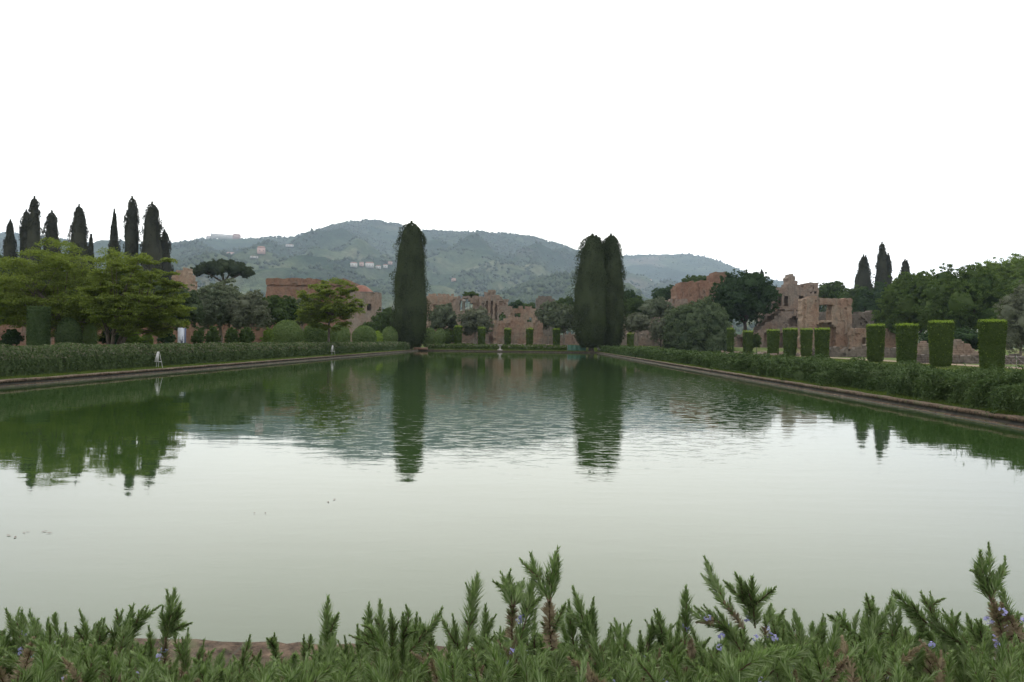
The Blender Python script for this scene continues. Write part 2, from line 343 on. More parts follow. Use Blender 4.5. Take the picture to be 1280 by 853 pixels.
struct(link_mesh('ground', V, [Q], M['ground']))
struct(link_mesh('water', [[PX0 - .2, PY0 - .2, 0], [PX1 + .2, PY0 - .2, 0], [PX1 + .2, PY1 + .2, 0], [PX0 - .2, PY1 + .2, 0]], [[[0, 1, 2, 3]]], M['water']))
def coping(name, p0, p1, inward, w=.26, seed=1):
    """edge stones: profile swept along the side, slightly uneven; inward = unit vector to the water"""
    p0 = np.array(p0, float); p1 = np.array(p1, float); Ld = np.linalg.norm(p1 - p0); step = .35 if Ld > 40 else .12; n = int(Ld / step) + 1
    t = np.linspace(0, 1, n)[:, None]; line = p0 + (p1 - p0) * t; inw = np.array(inward, float); s = t[:, 0] * Ld
    prof = [(-w, .0), (-w, .195), (-w + .04, .205), (-.02, .20), (.0, .185), (.0, .13), (-.06, .125), (-.06, .045), (-.0, .04), (.03, .015), (.03, -.2)]
    V = np.zeros((n, len(prof), 3)); k2 = np.c_[s, np.zeros(n)]
    for j, (a, z) in enumerate(prof):
        wob = snoise(np.c_[s, np.full(n, j * .11)], .35, seed) * .010 + snoise(np.c_[s, np.full(n, j * .3)], 2.2, seed + 3) * (.008 if j < 6 else .004)
        V[:, j, :2] = line + inw * (a + wob)[:, None]; V[:, j, 2] = z + wob * (.8 if 0 < j < 5 else .2)
    m = len(prof); Q = [[i * m + j, i * m + j + 1, (i + 1) * m + j + 1, (i + 1) * m + j] for i in range(n - 1) for j in range(m - 1)]
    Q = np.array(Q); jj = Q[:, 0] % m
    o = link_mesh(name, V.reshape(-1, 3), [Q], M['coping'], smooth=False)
    o.data.materials.append(M['edge_dark']); o.data.polygons.foreach_set('material_index', ((jj >= 5) & (jj != 7) & (jj != 8)).astype(np.int32))
    return struct(o)
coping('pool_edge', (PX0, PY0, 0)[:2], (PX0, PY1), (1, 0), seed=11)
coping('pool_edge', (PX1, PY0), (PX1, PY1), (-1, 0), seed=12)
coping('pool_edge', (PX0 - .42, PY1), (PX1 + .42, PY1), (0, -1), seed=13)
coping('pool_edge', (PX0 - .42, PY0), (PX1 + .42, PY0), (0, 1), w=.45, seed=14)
V, Q = grid_sheet([31.3, 33, 34.6], list(np.linspace(-20, 118, 60)), lambda x, y: ground(x, y) + .006 + 0 * x, lambda x, y: False)
V[:, 0] += snoise(V[:, :2], .12, 3) * .18
struct(link_mesh('path', V, [Q], M['path']))
V, Q = grid_sheet([-7, -3, 0, 3, 7], [.2, 1, 2, PY0 - .38], lambda x, y: ground(x, y) + .005 + 0 * x, lambda x, y: False)
struct(link_mesh('soil', V, [Q], M['soil']))
# ------------------------------------------------------------------ setting: hills
RA = [(-900, 330), (-300, 300), (-100, 291), (0, 292), (60, 297), (125, 307), (165, 310), (205, 309), (235, 302), (262, 299), (297, 299), (330, 298), (365, 297), (395, 290), (415, 283), (440, 277), (455, 276), (475, 277), (500, 282), (530, 289), (560, 290), (600, 290), (640, 292.5), (680, 300), (720, 314), (760, 333), (800, 352), (860, 378), (920, 398), (1000, 414), (1400, 424)]
RB = [(-400, 420), (500, 400), (640, 370), (700, 340), (745, 324), (775, 320.5), (800, 318.5), (850, 318), (880, 321), (900, 327), (918, 335), (945, 345), (985, 354), (1060, 368), (1150, 385), (1280, 400), (1700, 420)]
def ridge(R, D):
    a = np.array([at(px, py, D) for px, py in R]); return a[:, 0] / a[:, 1], a[:, 2] / a[:, 1]
def hill_height(R, Y0, Yr, Yend, amp, seed):
    tx, tz = ridge(R, Yr)
    def h(X, Y):
        t = np.clip((Y - Y0) / (Yr - Y0), 0, 1); back = np.clip((Y - Yr) / (Yend - Yr), 0, 1)
        crest = np.interp(X / Yr, tx, tz) * Yr
        P2 = np.c_[X.ravel(), Y.ravel()]
        s = (.30 * t + .70 * t ** 1.9) * (1 - sm(back)) ** 1.0
        sp = (np.abs(snoise(P2 * [1, .35], .0011, seed)) * -1 + .9).reshape(X.shape); sp2 = snoise(P2, .0035, seed + 1).reshape(X.shape); sp3 = snoise(P2, .012, seed + 2).reshape(X.shape)
        env = np.clip(t * (1 - t) * 4, 0, 1) * (1 - back)
        return crest * s * (1 + 0) + env * np.minimum(crest, 200) * amp * (sp + .3 * sp2) + sp3 * 2.5 * np.clip(t * 4, 0, 1) - 12 * (1 - np.clip(t * 6, 0, 1))
    return h
hA = hill_height(RA, 800, 3400, 4500, .38, 21); hB = hill_height(RB, 2200, 4700, 5600, .25, 31)
for hh, y0, y1, x0, x1 in ((hA, 700, 4500, -4600, 2600), (hB, 2300, 5600, -1500, 3600)):
    xs = np.linspace(x0, x1, 360); ys = np.linspace(y0, y1, 200)
    V, Q = grid_sheet(xs, ys, hh, lambda x, y: False)
    struct(link_mesh('hills', V, [Q], M['hill'], smooth=True))
# far woodland: too many trees to count
def woodland(n, hh, y0, y1, seed, crest=None):
    r = np.random.default_rng(seed); Y = y0 + (y1 - y0) * r.random(n) ** .8; px = r.uniform(-60, 1050, n); X = Y * (px - HX) / F
    if crest is not None: Y = crest + r.uniform(-25, 25, n); X = Y * (px - HX) / F
    P2 = np.c_[X, Y]; k = (snoise(P2 * [1, .6], .0022, seed) + .6 * snoise(P2, .008, seed + 1) + r.normal(size=n) * .5 > (.15 if crest is None else .3)); X, Y = X[k], Y[k]; n = len(X)
    cl = np.ones(len(X), bool)
    for hx, hy, hw in HPOS: cl &= ~((np.abs(X - hx * Y / hy) < hw * .6 + 4) & (Y > hy - 90) & (Y < hy + 12))
    X, Y = X[cl], Y[cl]; n = len(X); Z = hh(X, Y); s = r.uniform(3.2, 6.5, n); hgt = s * r.uniform(.8, 1.3, n)
    O = np.array([[1, 0, 0], [0, 1, 0], [-1, 0, 0], [0, -1, 0], [0, 0, 1], [0, 0, -1.]])
    V = O[None] * np.stack([s, s, hgt], 1)[:, None] * (1 + .25 * r.normal(size=(n, 6, 1))) + np.stack([X, Y, Z + hgt * .5], 1)[:, None]
    T = np.array([[0, 1, 4], [1, 2, 4], [2, 3, 4], [3, 0, 4], [1, 0, 5], [2, 1, 5], [3, 2, 5], [0, 3, 5]])
    return V.reshape(-1, 3), (T[None] + 6 * np.arange(n)[:, None, None]).reshape(-1, 3)
# ------------------------------------------------------------------ houses on the hills
HPOS = []
def on_hill(px, py, hh, y0, y1):
    for Y in np.linspace(y0 * .6, y1, 900):     # the first slope point that rises to this line of sight
        X = Y * (px - HX - (HY - py) * ROLL) / F; z = float(hh(np.array([X]), np.array([Y]))[0])
        if hor(px) - (z - CAMZ) * F / Y <= py: break
    return X, Y, z
def house(px, py, wpx, hpx, label, wall='plaster', hh=hA, y=(1500, 3390), name='house', group='houses on the far hillside', flat=False):
    X, Y, z = on_hill(px, py, hh, *y); s = Y / F; W, H = wpx * s, hpx * s * 1.25; D = min(W, 14); HPOS.append((X, Y, W))
    t = empty(name, (X, Y, z - .5), label, 'house', group, rz=math.atan2(-X, Y) + .15)
    MB().box((0, 0, H / 2), (W, D, H)).build('wall', M[wall], t)
    if flat: MB().box((0, 0, H + .4), (W + 1.2, D + 1.2, .8)).build('roof', M['house_roof'], t)
    else:
        x, y2, e = W / 2 + .6, D / 2 + .6, H * .32
        MB().add([[-x, -y2, H], [x, -y2, H], [x, y2, H], [-x, y2, H], [-x * .8, 0, H + e], [x * .8, 0, H + e]], [[0, 1, 5, 4], [2, 3, 4, 5], [0, 3, 2, 1]], [[1, 2, 5], [3, 0, 4]]).build('roof', M['house_roof'], t)
    nw = max(1, int(W / 6))
    for i in range(nw): MB().box(((i + .5) / nw * W - W / 2, -D / 2 - .02, H * .55), (1.6, .25, 2.2)).build('window', M['pane'], t)
house(276, 297.5, 30, 4.2, 'long pale villa on the crest of the hill', name='villa', flat=True)
house(293, 298, 9, 4, 'pink block at the right end of the villa on the crest', 'plaster_pink')
house(258, 298, 7, 2.5, 'small low house left of the villa on the crest', 'plaster')
house(324, 317, 9, 6, 'tall pink house on the slope below the villa', 'plaster_pink')
house(315, 322, 9, 1.8, 'long low white farm wall house below the tall pink house', 'plaster')
house(285, 318, 8, 2.2, 'low pink house just above the umbrella pine', 'plaster_pink')
house(360, 308, 9, 2, 'low pale house on the slope right of the villa', 'plaster')
hl = [(441, 334, 8, 4, 'leftmost white house of the hillside row', 'plaster'), (451, 333, 5, 3.5, 'small pink house second in the hillside row', 'plaster_pink'), (461, 334.5, 10, 4.5, 'widest white house in the middle of the hillside row', 'plaster'),
      (472, 336, 6, 2.8, 'low white house right of the widest one in the row', 'plaster'), (481, 335.5, 5, 3, 'white house beside the tall cypress in the row', 'plaster')]
for h in hl: house(*h)
house(487, 331, 5, 2.4, 'small pink house above the right end of the row', 'plaster_pink')
house(567, 352, 5, 2.5, 'small pale house on the slope right of the tall cypress', 'plaster_pink')
house(811, 356, 6, 4, 'white house low on the right hill', 'plaster', hB, (2600, 4600))
mb = MB()
for a in ((42000, hA, 1000, 3380, 41), (2600, hA, 0, 0, 42, 3395), (9000, hB, 2800, 4680, 43), (1500, hB, 0, 0, 44, 4690)):
    V, T = woodland(*a); mb.add(V, None, T)
struct(mb.build('woodland', M['wood']), 'stuff')
# ------------------------------------------------------------------ ruins
def ruin(name, label, px0, px1, D, top, mtl, T=2.0, base=None, holes=(), recess=(), cell=.36, seed=0, rough=.35, cat='ruin', group=None, yaw=0, rag=1.0):
    """eroded wall: a relief of small uneven cells. top = [(px,py)...]; holes cut through; recess = (shape,px0,py0,px1,py1,depth)"""
    s = D / F; o0 = at(px0, HY - 40, D); zb = gz(o0) - .1 if base is None else base
    W = (px1 - px0) * s; tp = np.array([((a - px0) * s, CAMZ + (hor(a) - b) * s - zb) for a, b in top]); Hm = tp[:, 1].max() + .5
    cell = max(.16, D * .0028); nx, nz = max(3, int(W / cell)), max(3, int(Hm / cell)); r = np.random.default_rng(seed)
    U = (np.arange(nx) + .5) / nx * W; Z = (np.arange(nz) + .5) / nz * Hm
    G = np.stack(np.meshgrid(U, Z, indexing='ij'), -1).reshape(-1, 2)
    topz = np.interp(U, tp[:, 0], tp[:, 1]) + rag * (.22 * snoise(U[:, None], .35, seed) + .16 * snoise(U[:, None], 1.1, seed + 1))
    R = np.where(snoise(G, .12, seed + 2) > .9, .25, 0) + np.where(snoise(G, .35, seed + 3) > 1.1, .2, 0); R = (R * rough / .35).reshape(nx, nz)
    R[Z[None, :] > topz[:, None]] = np.nan
    PXc = px0 + U / s; PYc = HY - (Z + zb - CAMZ) / s; TILT = (PXc - 640) * ROLL
    def inside(h):
        kind, a, b, c, d = h[:5]; A, B = PXc[:, None], PYc[None, :] + TILT[:, None]
        m = (A > a) & (A < c) & (B > b) & (B < d)
        if kind == 'a':
            rx = (c - a) / 2; m = (A > a) & (A < c) & (B < d) & ((B > b + rx) | (((A - (a + c) / 2) ** 2 + (B - b - rx) ** 2) < rx * rx))
        if kind == 'e': m = ((A - (a + c) / 2) / ((c - a) / 2)) ** 2 + ((B - (b + d) / 2) / ((d - b) / 2)) ** 2 < 1
        return m
    for h in recess:
        m = inside(h) & ~np.isnan(R); R[m] = h[5]
    for h in holes: R[inside(h)] = np.nan
    jx = (r.random((nx + 1, nz + 1)) - .5) * cell * .55; jz = (r.random((nx + 1, nz + 1)) - .5) * cell * .55; jz[:, 0] = 0
    CU = np.linspace(0, W, nx + 1)[:, None] + jx; CZ = np.linspace(0, Hm, nz + 1)[None, :] + jz; jy = (r.random((nx, nz)) - .5) * .12
    V = []; add = V.append
    def get(i, k): return R[i, k] if 0 <= i < nx and 0 <= k < nz else np.nan
    for i in range(nx):
        for k in range(nz):
            q = R[i, k]
            if q != q: continue
            y = q + jy[i, k]; c = [(CU[i, k], CZ[i, k]), (CU[i + 1, k], CZ[i + 1, k]), (CU[i + 1, k + 1], CZ[i + 1, k + 1]), (CU[i, k + 1], CZ[i, k + 1])]
            add([(u, y, z) for u, z in c]); add([(u, T, z) for u, z in c[::-1]])
            for (di, dk, a, b) in ((0, -1, 0, 1), (1, 0, 1, 2), (0, 1, 2, 3), (-1, 0, 3, 0)):
                n = get(i + di, k + dk); y2 = T if n != n else n + jy[i + di, k + dk]
                if y2 > y + 1e-6: add([(c[a][0], y, c[a][1]), (c[a][0], y2, c[a][1]), (c[b][0], y2, c[b][1]), (c[b][0], y, c[b][1])])
    V = np.array(V).reshape(-1, 3); ob = link_mesh(name, V, [np.arange(len(V)).reshape(-1, 4)], M[mtl])
    ob.location = (o0[0], o0[1], zb); ob.rotation_euler = (0, 0, YAW + yaw); return tag(ob, label, cat, group)
GR = 'ruined walls beyond the pool'
ruin('ruined_hall', 'long red brick hall with grey weathered top left of the domed ruin', 332, 438, 155, [(332, 350), (336, 348), (380, 349), (400, 350), (430, 350), (436, 351), (438, 356)], 'brick', 9, seed=1, recess=[('r', 333, 357, 437, 358.4, .5)], rag=.3)
# domed apse
t = empty('domed_ruin', at(455, HY, 148) * [1, 1, 0] + [0, 0, .9], 'round brick ruin with a red conical roof left of the tall cypress', 'ruin')
s = 148 / F; R0 = 21 * s; Hh = (hor(455) - 366) * s + .6
mb = MB(); nn = 26; rr = np.random.default_rng(4)
nn, nk = 52, 22
for side, rad in ((1, R0), (-1, R0 - 1.2)):
    V = []
    for k in range(nk + 1):
        for j in range(nn):
            a0 = 2 * PI * j / nn; r_ = rad + rr.uniform(-.07, .07); V.append((r_ * math.cos(a0), r_ * math.sin(a0), k * Hh / nk + (rr.uniform(-.25, .1) if k == nk else 0)))
    Q = []
    for k in range(nk):
        for j in range(nn):
            if j in (38, 39, 42, 43) and 14 <= k <= 16: continue
            q = [k * nn + j, k * nn + (j + 1) % nn, (k + 1) * nn + (j + 1) % nn, (k + 1) * nn + j]; Q.append(q if side > 0 else q[::-1])
    mb.add(V, Q)
mb.build('wall', M['tufa'], t)
mb = MB(); ring = [(R0 * .78, 0), (R0 * .66, .35), (R0 * .44, .95), (R0 * .24, 1.35), (R0 * .08, 1.5)]
V = [[r_ * math.cos(2 * PI * j / 24) - .6, r_ * math.sin(2 * PI * j / 24), Hh + z + .02] for r_, z in ring for j in range(24)] + [[-.6, 0, Hh + 1.52]]
Q = [[i * 24 + j, i * 24 + (j + 1) % 24, (i + 1) * 24 + (j + 1) % 24, (i + 1) * 24 + j] for i in range(4) for j in range(24)]
mb.add(V, Q, [[96 + j, 96 + (j + 1) % 24, 120] for j in range(24)]).build('dome_roof', M['tile'], t, smooth=True)
MB().tube([(0, 0, Hh - .1), (0, 0, Hh + .12)], [R0 * .97, R0 * .97], 24).build('roof_ledge', M['tufa_grey'], t)
ruin('ruin_wall', 'pointed fragment of orange brick wall behind the feathery trees', 214, 240, 125, [(214, 345), (222, 338), (232, 336), (236, 345), (240, 358)], 'brick_tan', 2, seed=2)
ruin('brick_wall', 'long low terracotta brick wall behind the left hedge and trees', -120, 350, 92, [(-120, 400), (60, 399), (120, 400), (230, 404), (350, 407)], 'brick', 1.0, seed=3, cell=.3, cat='wall', rag=.35)
ruin('ruin_wall', 'tan ruined wall just right of the single tall cypress', 533, 574, 152, [(533, 369), (545, 368), (560, 368), (566, 370), (574, 373)], 'brick_tan', 2.5, seed=5, group=GR, recess=[('a', 540, 380, 548, 430, 1.0), ('r', 533, 368, 574, 371, .3)])
ruin('ruined_vault', 'broken arch with a slim column standing in its opening', 566, 604, 150, [(566, 375), (574, 371), (585, 371), (596, 371), (604, 371)], 'tufa', 3, seed=6, group=GR, holes=[('a', 573, 374, 590, 388)])
mbx = at(579, 430, 150.6); mb = MB(); zt = CAMZ + (hor(579) - 374.5) * 150 / F
MB().tube([(0, 0, 0), (0, 0, .3), (0, 0, .31), (0, 0, zt - 1.4), (0, 0, zt - 1.39), (0, 0, zt - 1.0)], [.5, .5, .34, .3, .48, .48], 12)
c = MB().tube([(0, 0, 0), (0, 0, .3), (0, 0, .31), (0, 0, zt - 1.4), (0, 0, zt - 1.39), (0, 0, zt - 1.0)], [.5, .5, .34, .3, .48, .48], 12).build('column', M['stone'], None, (mbx[0], mbx[1], 1.0))
tag(c, 'pale slim column inside the broken arch', 'column')
ruin('ruined_tower', 'tallest dark ruin of the middle group with upright grooves', 599, 638, 148, [(599, 371), (603, 369), (605, 364), (612, 363.5), (617, 365), (618, 369), (624, 371), (631, 374), (635, 378), (638, 388)], 'tufa', 4, seed=7, group=GR,
     recess=[('r', 608, 377, 610.5, 405, .8), ('r', 613, 376, 616, 405, .8), ('r', 619, 378, 622, 405, .8)], holes=[('a', 624, 391, 632, 402)])
ruin('ruin_wall', 'upper tan wall with a small window right of the tallest ruin', 635, 670, 154, [(635, 387), (641, 384.5), (665, 383.5), (670, 386)], 'brick_tan', 1.5, seed=8, group=GR, holes=[('r', 643, 392, 652, 397), ('e', 660, 398, 666, 404)])
ruin('ruin_wall', 'low pinkish wall between the two brick piers', 630, 669, 137, [(630, 398), (640, 397), (655, 399), (661, 408), (669, 409)], 'brick_tan', 1.2, seed=9, group=GR, recess=[('r', 632, 417, 667, 419, .4)], holes=[('r', 645, 426, 649, 431)])
ruin('brick_pier', 'left brick pier in front of the tallest ruin', 617, 632, 134, [(617, 401), (622, 399), (631, 401), (632, 407)], 'brick_tan', 1.6, seed=10, group=GR, cat='pier')
ruin('brick_pier', 'right brick pier with a rounded top', 666.5, 679, 133, [(666.5, 402), (669, 399), (675, 399), (678, 402), (679, 406)], 'brick_tan', 1.6, seed=11, group=GR, cat='pier')
ruin('ruin_wall', 'low rubble wall under the middle olive trees', 540, 618, 136, [(540, 417), (570, 414), (590, 416), (603, 413), (617, 411), (618, 420)], 'tufa', 1.2, seed=12, group=GR, holes=[('a', 604, 420, 610, 431)])
ruin('ruin_wall', 'low pink rubble wall behind the pair of tall cypresses', 679, 835, 140, [(679, 419), (700, 420), (720, 417), (745, 420), (780, 417), (800, 419), (835, 420)], 'tufa', 1.4, seed=13, group=GR)
ruin('ruined_drum', 'round dark ruin top showing above the olives left of the cypress pair', 670, 693, 195, [(670, 374), (673, 371), (685, 370), (691, 371), (693, 375)], 'tufa_grey', 5, seed=14, group=GR, rag=.3)
GRR = 'ruined buildings on the right'
ruin('ruined_block', 'big plain red brick block left of the dark oak', 845, 908, 170, [(845, 362), (848, 357), (852, 353), (870, 352), (892, 352), (893, 341), (900, 340), (908, 341)], 'brick', 6, seed=15, group=GRR, rag=.5)
ruin('ruin_wall', 'grey ledge wall under the big red block', 780, 860, 165, [(780, 394), (800, 393), (835, 376), (848, 374), (860, 374)], 'tufa', 2, seed=16, group=GRR)
ruin('ruined_palace', 'high ruin with one tall upright shard of wall', 953, 1023, 150, [(953, 357), (960, 358), (970, 358), (984, 357), (985.5, 347), (987, 343.5), (991, 343), (994, 347), (996.5, 357), (1003, 358), (1008, 354.5), (1014, 353.5), (1022, 354), (1023, 372)], 'tufa', 3, seed=17, group=GRR, cell=.28,
     holes=[('a', 980.5, 370, 984.5, 382), ('r', 999, 371, 1004, 384), ('r', 1013, 365.5, 1014.5, 368), ('r', 1018, 365.5, 1019.5, 368)], recess=[('e', 968, 368, 978, 384, 1.5)], rag=.2)
ruin('ruin_wall', 'low tan wall running behind the big laurel dome', 822, 905, 150, [(822, 420), (840, 417), (870, 419), (905, 416)], 'tufa', 1.0, seed=27, group=GRR)
ruin('ruined_vault', 'sloping tan vault mound below the high ruin', 948, 1012, 140, [(948, 412), (958, 404), (968, 398), (976, 391), (988, 388), (1003, 386), (1012, 385)], 'tufa', 4, seed=18, group=GRR, recess=[('e', 986, 396, 1000, 409, 1.5)], holes=[], cell=.3)
ruin('ruin_wall', 'low wall with dark openings at the foot of the vault mound', 900, 1010, 135, [(900, 414), (903, 409), (917, 408), (919, 418), (935, 418), (950, 414), (1010, 412)], 'tufa', 1.2, seed=19, group=GRR, recess=[('r', 921, 421, 930, 440, .9), ('r', 955, 416, 962, 440, .9), ('r', 975, 416, 981, 440, .9), ('r', 990, 416, 1000, 440, .9)], cell=.3)
ruin('ruined_house', 'tall tan brick house front with a big square window opening', 1004.5, 1065, 125, [(1004.5, 374), (1010, 371), (1020, 371.5), (1040, 373), (1064, 374.5), (1065, 376)], 'brick_tan', 2.4, seed=20, group=GRR, cell=.25,
     holes=[('r', 1023.5, 380, 1041.5, 400), ('r', 1050, 404.5, 1051.5, 407), ('r', 1017, 404, 1018.4, 406)], recess=[('a', 1019.5, 402, 1045.5, 440, 1.6), ('r', 1004, 371, 1007.5, 440, .5), ('r', 1051, 377, 1060, 384.5, .12), ('r', 1051, 386, 1060, 400, .12)], rag=.35)
ruin('ruin_wall', 'wall seen through the big square window of the house front', 1018, 1050, 136, [(1018, 394), (1030, 391), (1050, 392)], 'tufa_grey', 1.0, seed=30, group=GRR, cell=.3)
ruin('ruin_wall', 'slanting grey wall fragment right of the house front', 1064, 1093, 137, [(1064, 394), (1075, 391), (1090, 388.5), (1092, 391), (1093, 400)], 'tufa_grey', 2, seed=21, group=GRR, rag=.4)
ruin('ruin_wall', 'lower tan wall with a small doorway right of the house front', 1064, 1142, 122, [(1064, 410), (1092, 409), (1115, 413), (1130, 419), (1142, 424)], 'brick_tan', 1.2, seed=22, group=GRR, cell=.25, holes=[('r', 1077, 421, 1083.5, 434)], rag=.4)
ruin('ruin_wall', 'crumbling grey rubble wall running in front of the house front', 1018, 1150, 91, [(1018, 437), (1040, 435), (1062, 437), (1085, 433), (1110, 436), (1140, 432), (1150, 436)], 'tufa_grey', 1.0, seed=23, group=GRR, cell=.2)
ruin('ruin_wall', 'low dark wall behind the clipped pillars at far right', 1130, 1300, 64, [(1130, 446), (1160, 444), (1200, 444), (1240, 445), (1300, 444)], 'tufa_grey', .6, seed=24, group=GRR, cell=.16, rag=.25)
ruin('ruin_wall', 'broken pale wall stub under the dark trees at right', 1140, 1240, 74, [(1140, 434), (1155, 428), (1170, 434), (1200, 430), (1212, 428), (1222, 435), (1240, 438)], 'tufa', .8, seed=25, group=GRR, cell=.2)
rr = np.random.default_rng(50); mb = MB()
rub = MB()
for i in range(420):
    px = rr.uniform(900, 1140); D = rr.uniform(94, 120); p = at(px, HY, D); q = rr.uniform(.12, .42)
    rub.box((p[0], p[1], gz(p) + q * .25), (q * 1.3, q, q * .8), rr.uniform(0, 3), q * .15, rr)
for i in range(200):
    px = rr.uniform(560, 760); D = rr.uniform(124, 134); p = at(px, HY, D); q = rr.uniform(.12, .4)
    rub.box((p[0], p[1], gz(p) + q * .25), (q * 1.3, q, q * .8), rr.uniform(0, 3), q * .15, rr)
struct(rub.build('rubble', M['tufa']), 'stuff')
# ------------------------------------------------------------------ trees
def trunk_mesh(H, r, crown_pts, rng, mtl, parent, lean=(0, 0), forks=None, split=.35):
    mb = MB(); top = np.array([lean[0], lean[1], H * split])
    n = 5; t = np.linspace(0, 1, n)[:, None]; pts = top * t + np.c_[rng.normal(size=n) * r * .5, rng.normal(size=n) * r * .5, np.zeros(n)] * (t[:, 0] * (1 - t[:, 0]) * 3)[:, None]
    mb.tube(pts, np.linspace(r * 1.35, r * .8, n), 9)
    for c in crown_pts:
        c = np.array(c, float); mid = top * .45 + c * .55 + rng.normal(size=3) * .12 * np.linalg.norm(c - top); mid[2] -= .05 * H
        tt = np.linspace(0, 1, 7)[:, None]; P = (1 - tt) ** 2 * top + 2 * tt * (1 - tt) * mid + tt ** 2 * c
        mb.tube(P, np.linspace(r * .55, r * .08, 7), 6)
    return mb.build('trunk', M[mtl], parent)
def crown_tree(name, label, cat, px, top, wpx, bottom, D, mtl, leaf=.16, n=9000, lobes=9, group=None, seed=0, bark='bark', squash=1, rough=.18, core=.60, gaps=.9, trunk_r=None, zmin=.4, lean=(0, 0), aspect=.55, flat=0):
    """broad tree: crown built of overlapping lobes of leaves, trunk and limbs under it"""
    leaf = max(leaf, D * .00165); rng = np.random.default_rng(seed + 100); p = at(px, HY, D); s = D / F; z0 = gz(p)
    W = wpx * s; zt = CAMZ + (hor(px) - top) * s - z0; zb = max(zmin, CAMZ + (hor(px) - bottom) * s - z0); H = zt; rz = (zt - zb) / 2; cz = (zt + zb) / 2; R = W / 2
    t = empty(name, (p[0], p[1], z0), label, cat, group, rz=0)
    lo = [(lean[0], lean[1], cz, R * .68, R * .68, rz * .74)]
    for i in range(lobes):
        a = i * 2.399 + rng.uniform(-.3, .3); u = (i + .5) / lobes; v = 1 - 1.7 * u; h = math.sqrt(max(0, 1 - v * v))
        q = rng.uniform(.34, .5)
        lo.append((lean[0] + math.cos(a) * h * R * (1 - q * .9), lean[1] + math.sin(a) * h * R * (1 - q * .9), cz + v * rz * (1 - q * .85), R * q, R * q, rz * q * rng.uniform(.85, 1.15)))
    mb = MB(); V, Q = lobed_cloud(lo, n, leaf, aspect, rng, seed, rough, .9 / max(R, 1), gaps, flat=flat); mb.add(V, Q)
    if core:
        for l in lo: mb.add(*uv_blob(np.array(l[:3]), np.array(l[3:6]) * core, 12, 8, .22, seed, .8))
    mb.build('crown', M[mtl], t)
    tr = trunk_r or max(.08, W * .03)
    trunk_mesh(H, tr, [l[:3] for l in lo[1:6]], rng, bark, t, lean=(lean[0] * .5, lean[1] * .5), split=max(.12, min(.4, zb / H + .08)))
    return t
def cypress(name, label, px, top, wpx, D, mtl='cypress', cols=5, leaf=.17, n=24000, bottom=None, seed=0, point=.5, group=None, spread=.5, belly=.3):
    rng = np.random.default_rng(seed + 500); p = at(px, HY, D); s = D / F; z0 = gz(p); W = wpx * s; H = CAMZ + (hor(px) - top) * s - z0
    zb = .3 if bottom is None else CAMZ + (hor(px) - bottom) * s - z0
    t = empty(name, (p[0], p[1], z0), label, 'cypress', group)
    subs = [(0, 0, H * .99, W * (.5 if cols > 1 else .5))]
    for i in range(cols - 1):
        a = i * 2.4 + rng.uniform(-.4, .4); rad = W * .5 * spread * rng.uniform(.5, .9)
        subs.append((rad * math.cos(a), rad * math.sin(a), H * (rng.uniform(.70, .93) if i % 3 else rng.uniform(.95, .985)), W * rng.uniform(.22, .32)))
    TT = [0, .05, .12, .22, .35, .5, .65, .8, .9, .955, .985, 1]
    blunt = np.array([.42, .68, .90, 1, .99, .93, .86, .77, .66, .50, .32, .04]); spire = np.array([.40, .62, .84, 1, .96, .78, .56, .33, .17, .08, .03, .01])
    def prof(t, wmax): return wmax * np.interp(t, TT, blunt * (1 - point) + spire * point)
    mb = MB(); tot = sum(q[2] * q[3] for q in subs)
    for j, (sx, sy, h, r0) in enumerate(subs):
        m = int(n * 1.5 * h * r0 / tot); nt = max(30, m // 26); ct = np.where(rng.random(nt) < .18, rng.uniform(.82, 1, nt), rng.random(nt)); ca = rng.random(nt) * 2 * PI; ci = rng.integers(0, nt, m)
        tl = W * .05 + .16; tz = np.clip(ct[ci] + rng.normal(size=m) * tl * 1.1 / h, 0, 1.012); rc = prof(np.clip(ct[ci], 0, 1), r0) + .05
        a = ca[ci] + rng.normal(size=m) * np.minimum(tl / rc, 1.2) * .8; z = zb + tz * (h - zb)
        q = np.c_[np.cos(a) * 1.3, np.sin(a) * 1.3, z * .22]; tr = rng.uniform(.88, 1.13, nt)[ci] * np.where((ct > .85) & (rng.random(nt) < .4), rng.uniform(.3, 1, nt), 1)[ci]
        r = prof(np.clip(tz, 0, 1), r0) * (tr + .14 * snoise(q, .8, seed + j) + .07 * snoise(np.c_[np.cos(a), np.sin(a), z * .35], 1.1, seed + j + 40)) * (1 - .16 * rng.random(m) ** 2) + rng.normal(size=m) * .04
        x, y = sx * (1 - .4 * tz) + r * np.cos(a), sy * (1 - .4 * tz) + r * np.sin(a)
        P = np.c_[x, y, z]; Nn = np.c_[np.cos(a), np.sin(a), np.full(m, .25)]
        V, Q = leaves(P, Nn, np.full(m, leaf * 1.35), .5, rng, .7, axis=np.c_[np.cos(a) * .6, np.sin(a) * .6, np.ones(m)] + rng.normal(size=(m, 3)) * .5); mb.add(V, Q)
        k = 24; zz = np.linspace(0.02, .975, k); pts = np.c_[sx * (1 - .4 * zz), sy * (1 - .4 * zz), zb + zz * (h - zb)]
        mb.tube(pts, prof(zz, r0) * np.interp(zz, [0, .8, .975], [.84, .82, .66]), 16); c = mb.V[-1]; ax_ = np.repeat(np.r_[pts, pts[-1:]], [16] * k + [1], axis=0); c[:] = ax_ + (c - ax_) * (1 + .09 * snoise(c * [1, 1, .35], .45, seed + j + 60))[:, None]
    mb.build('crown', M[mtl], t)
    MB().tube([(0, 0, 0), (0, 0, zb * .5), (0.03, 0, zb + 1.0)], [W * .09, W * .07, W * .06], 8).build('trunk', M['bark'], t)
    return t
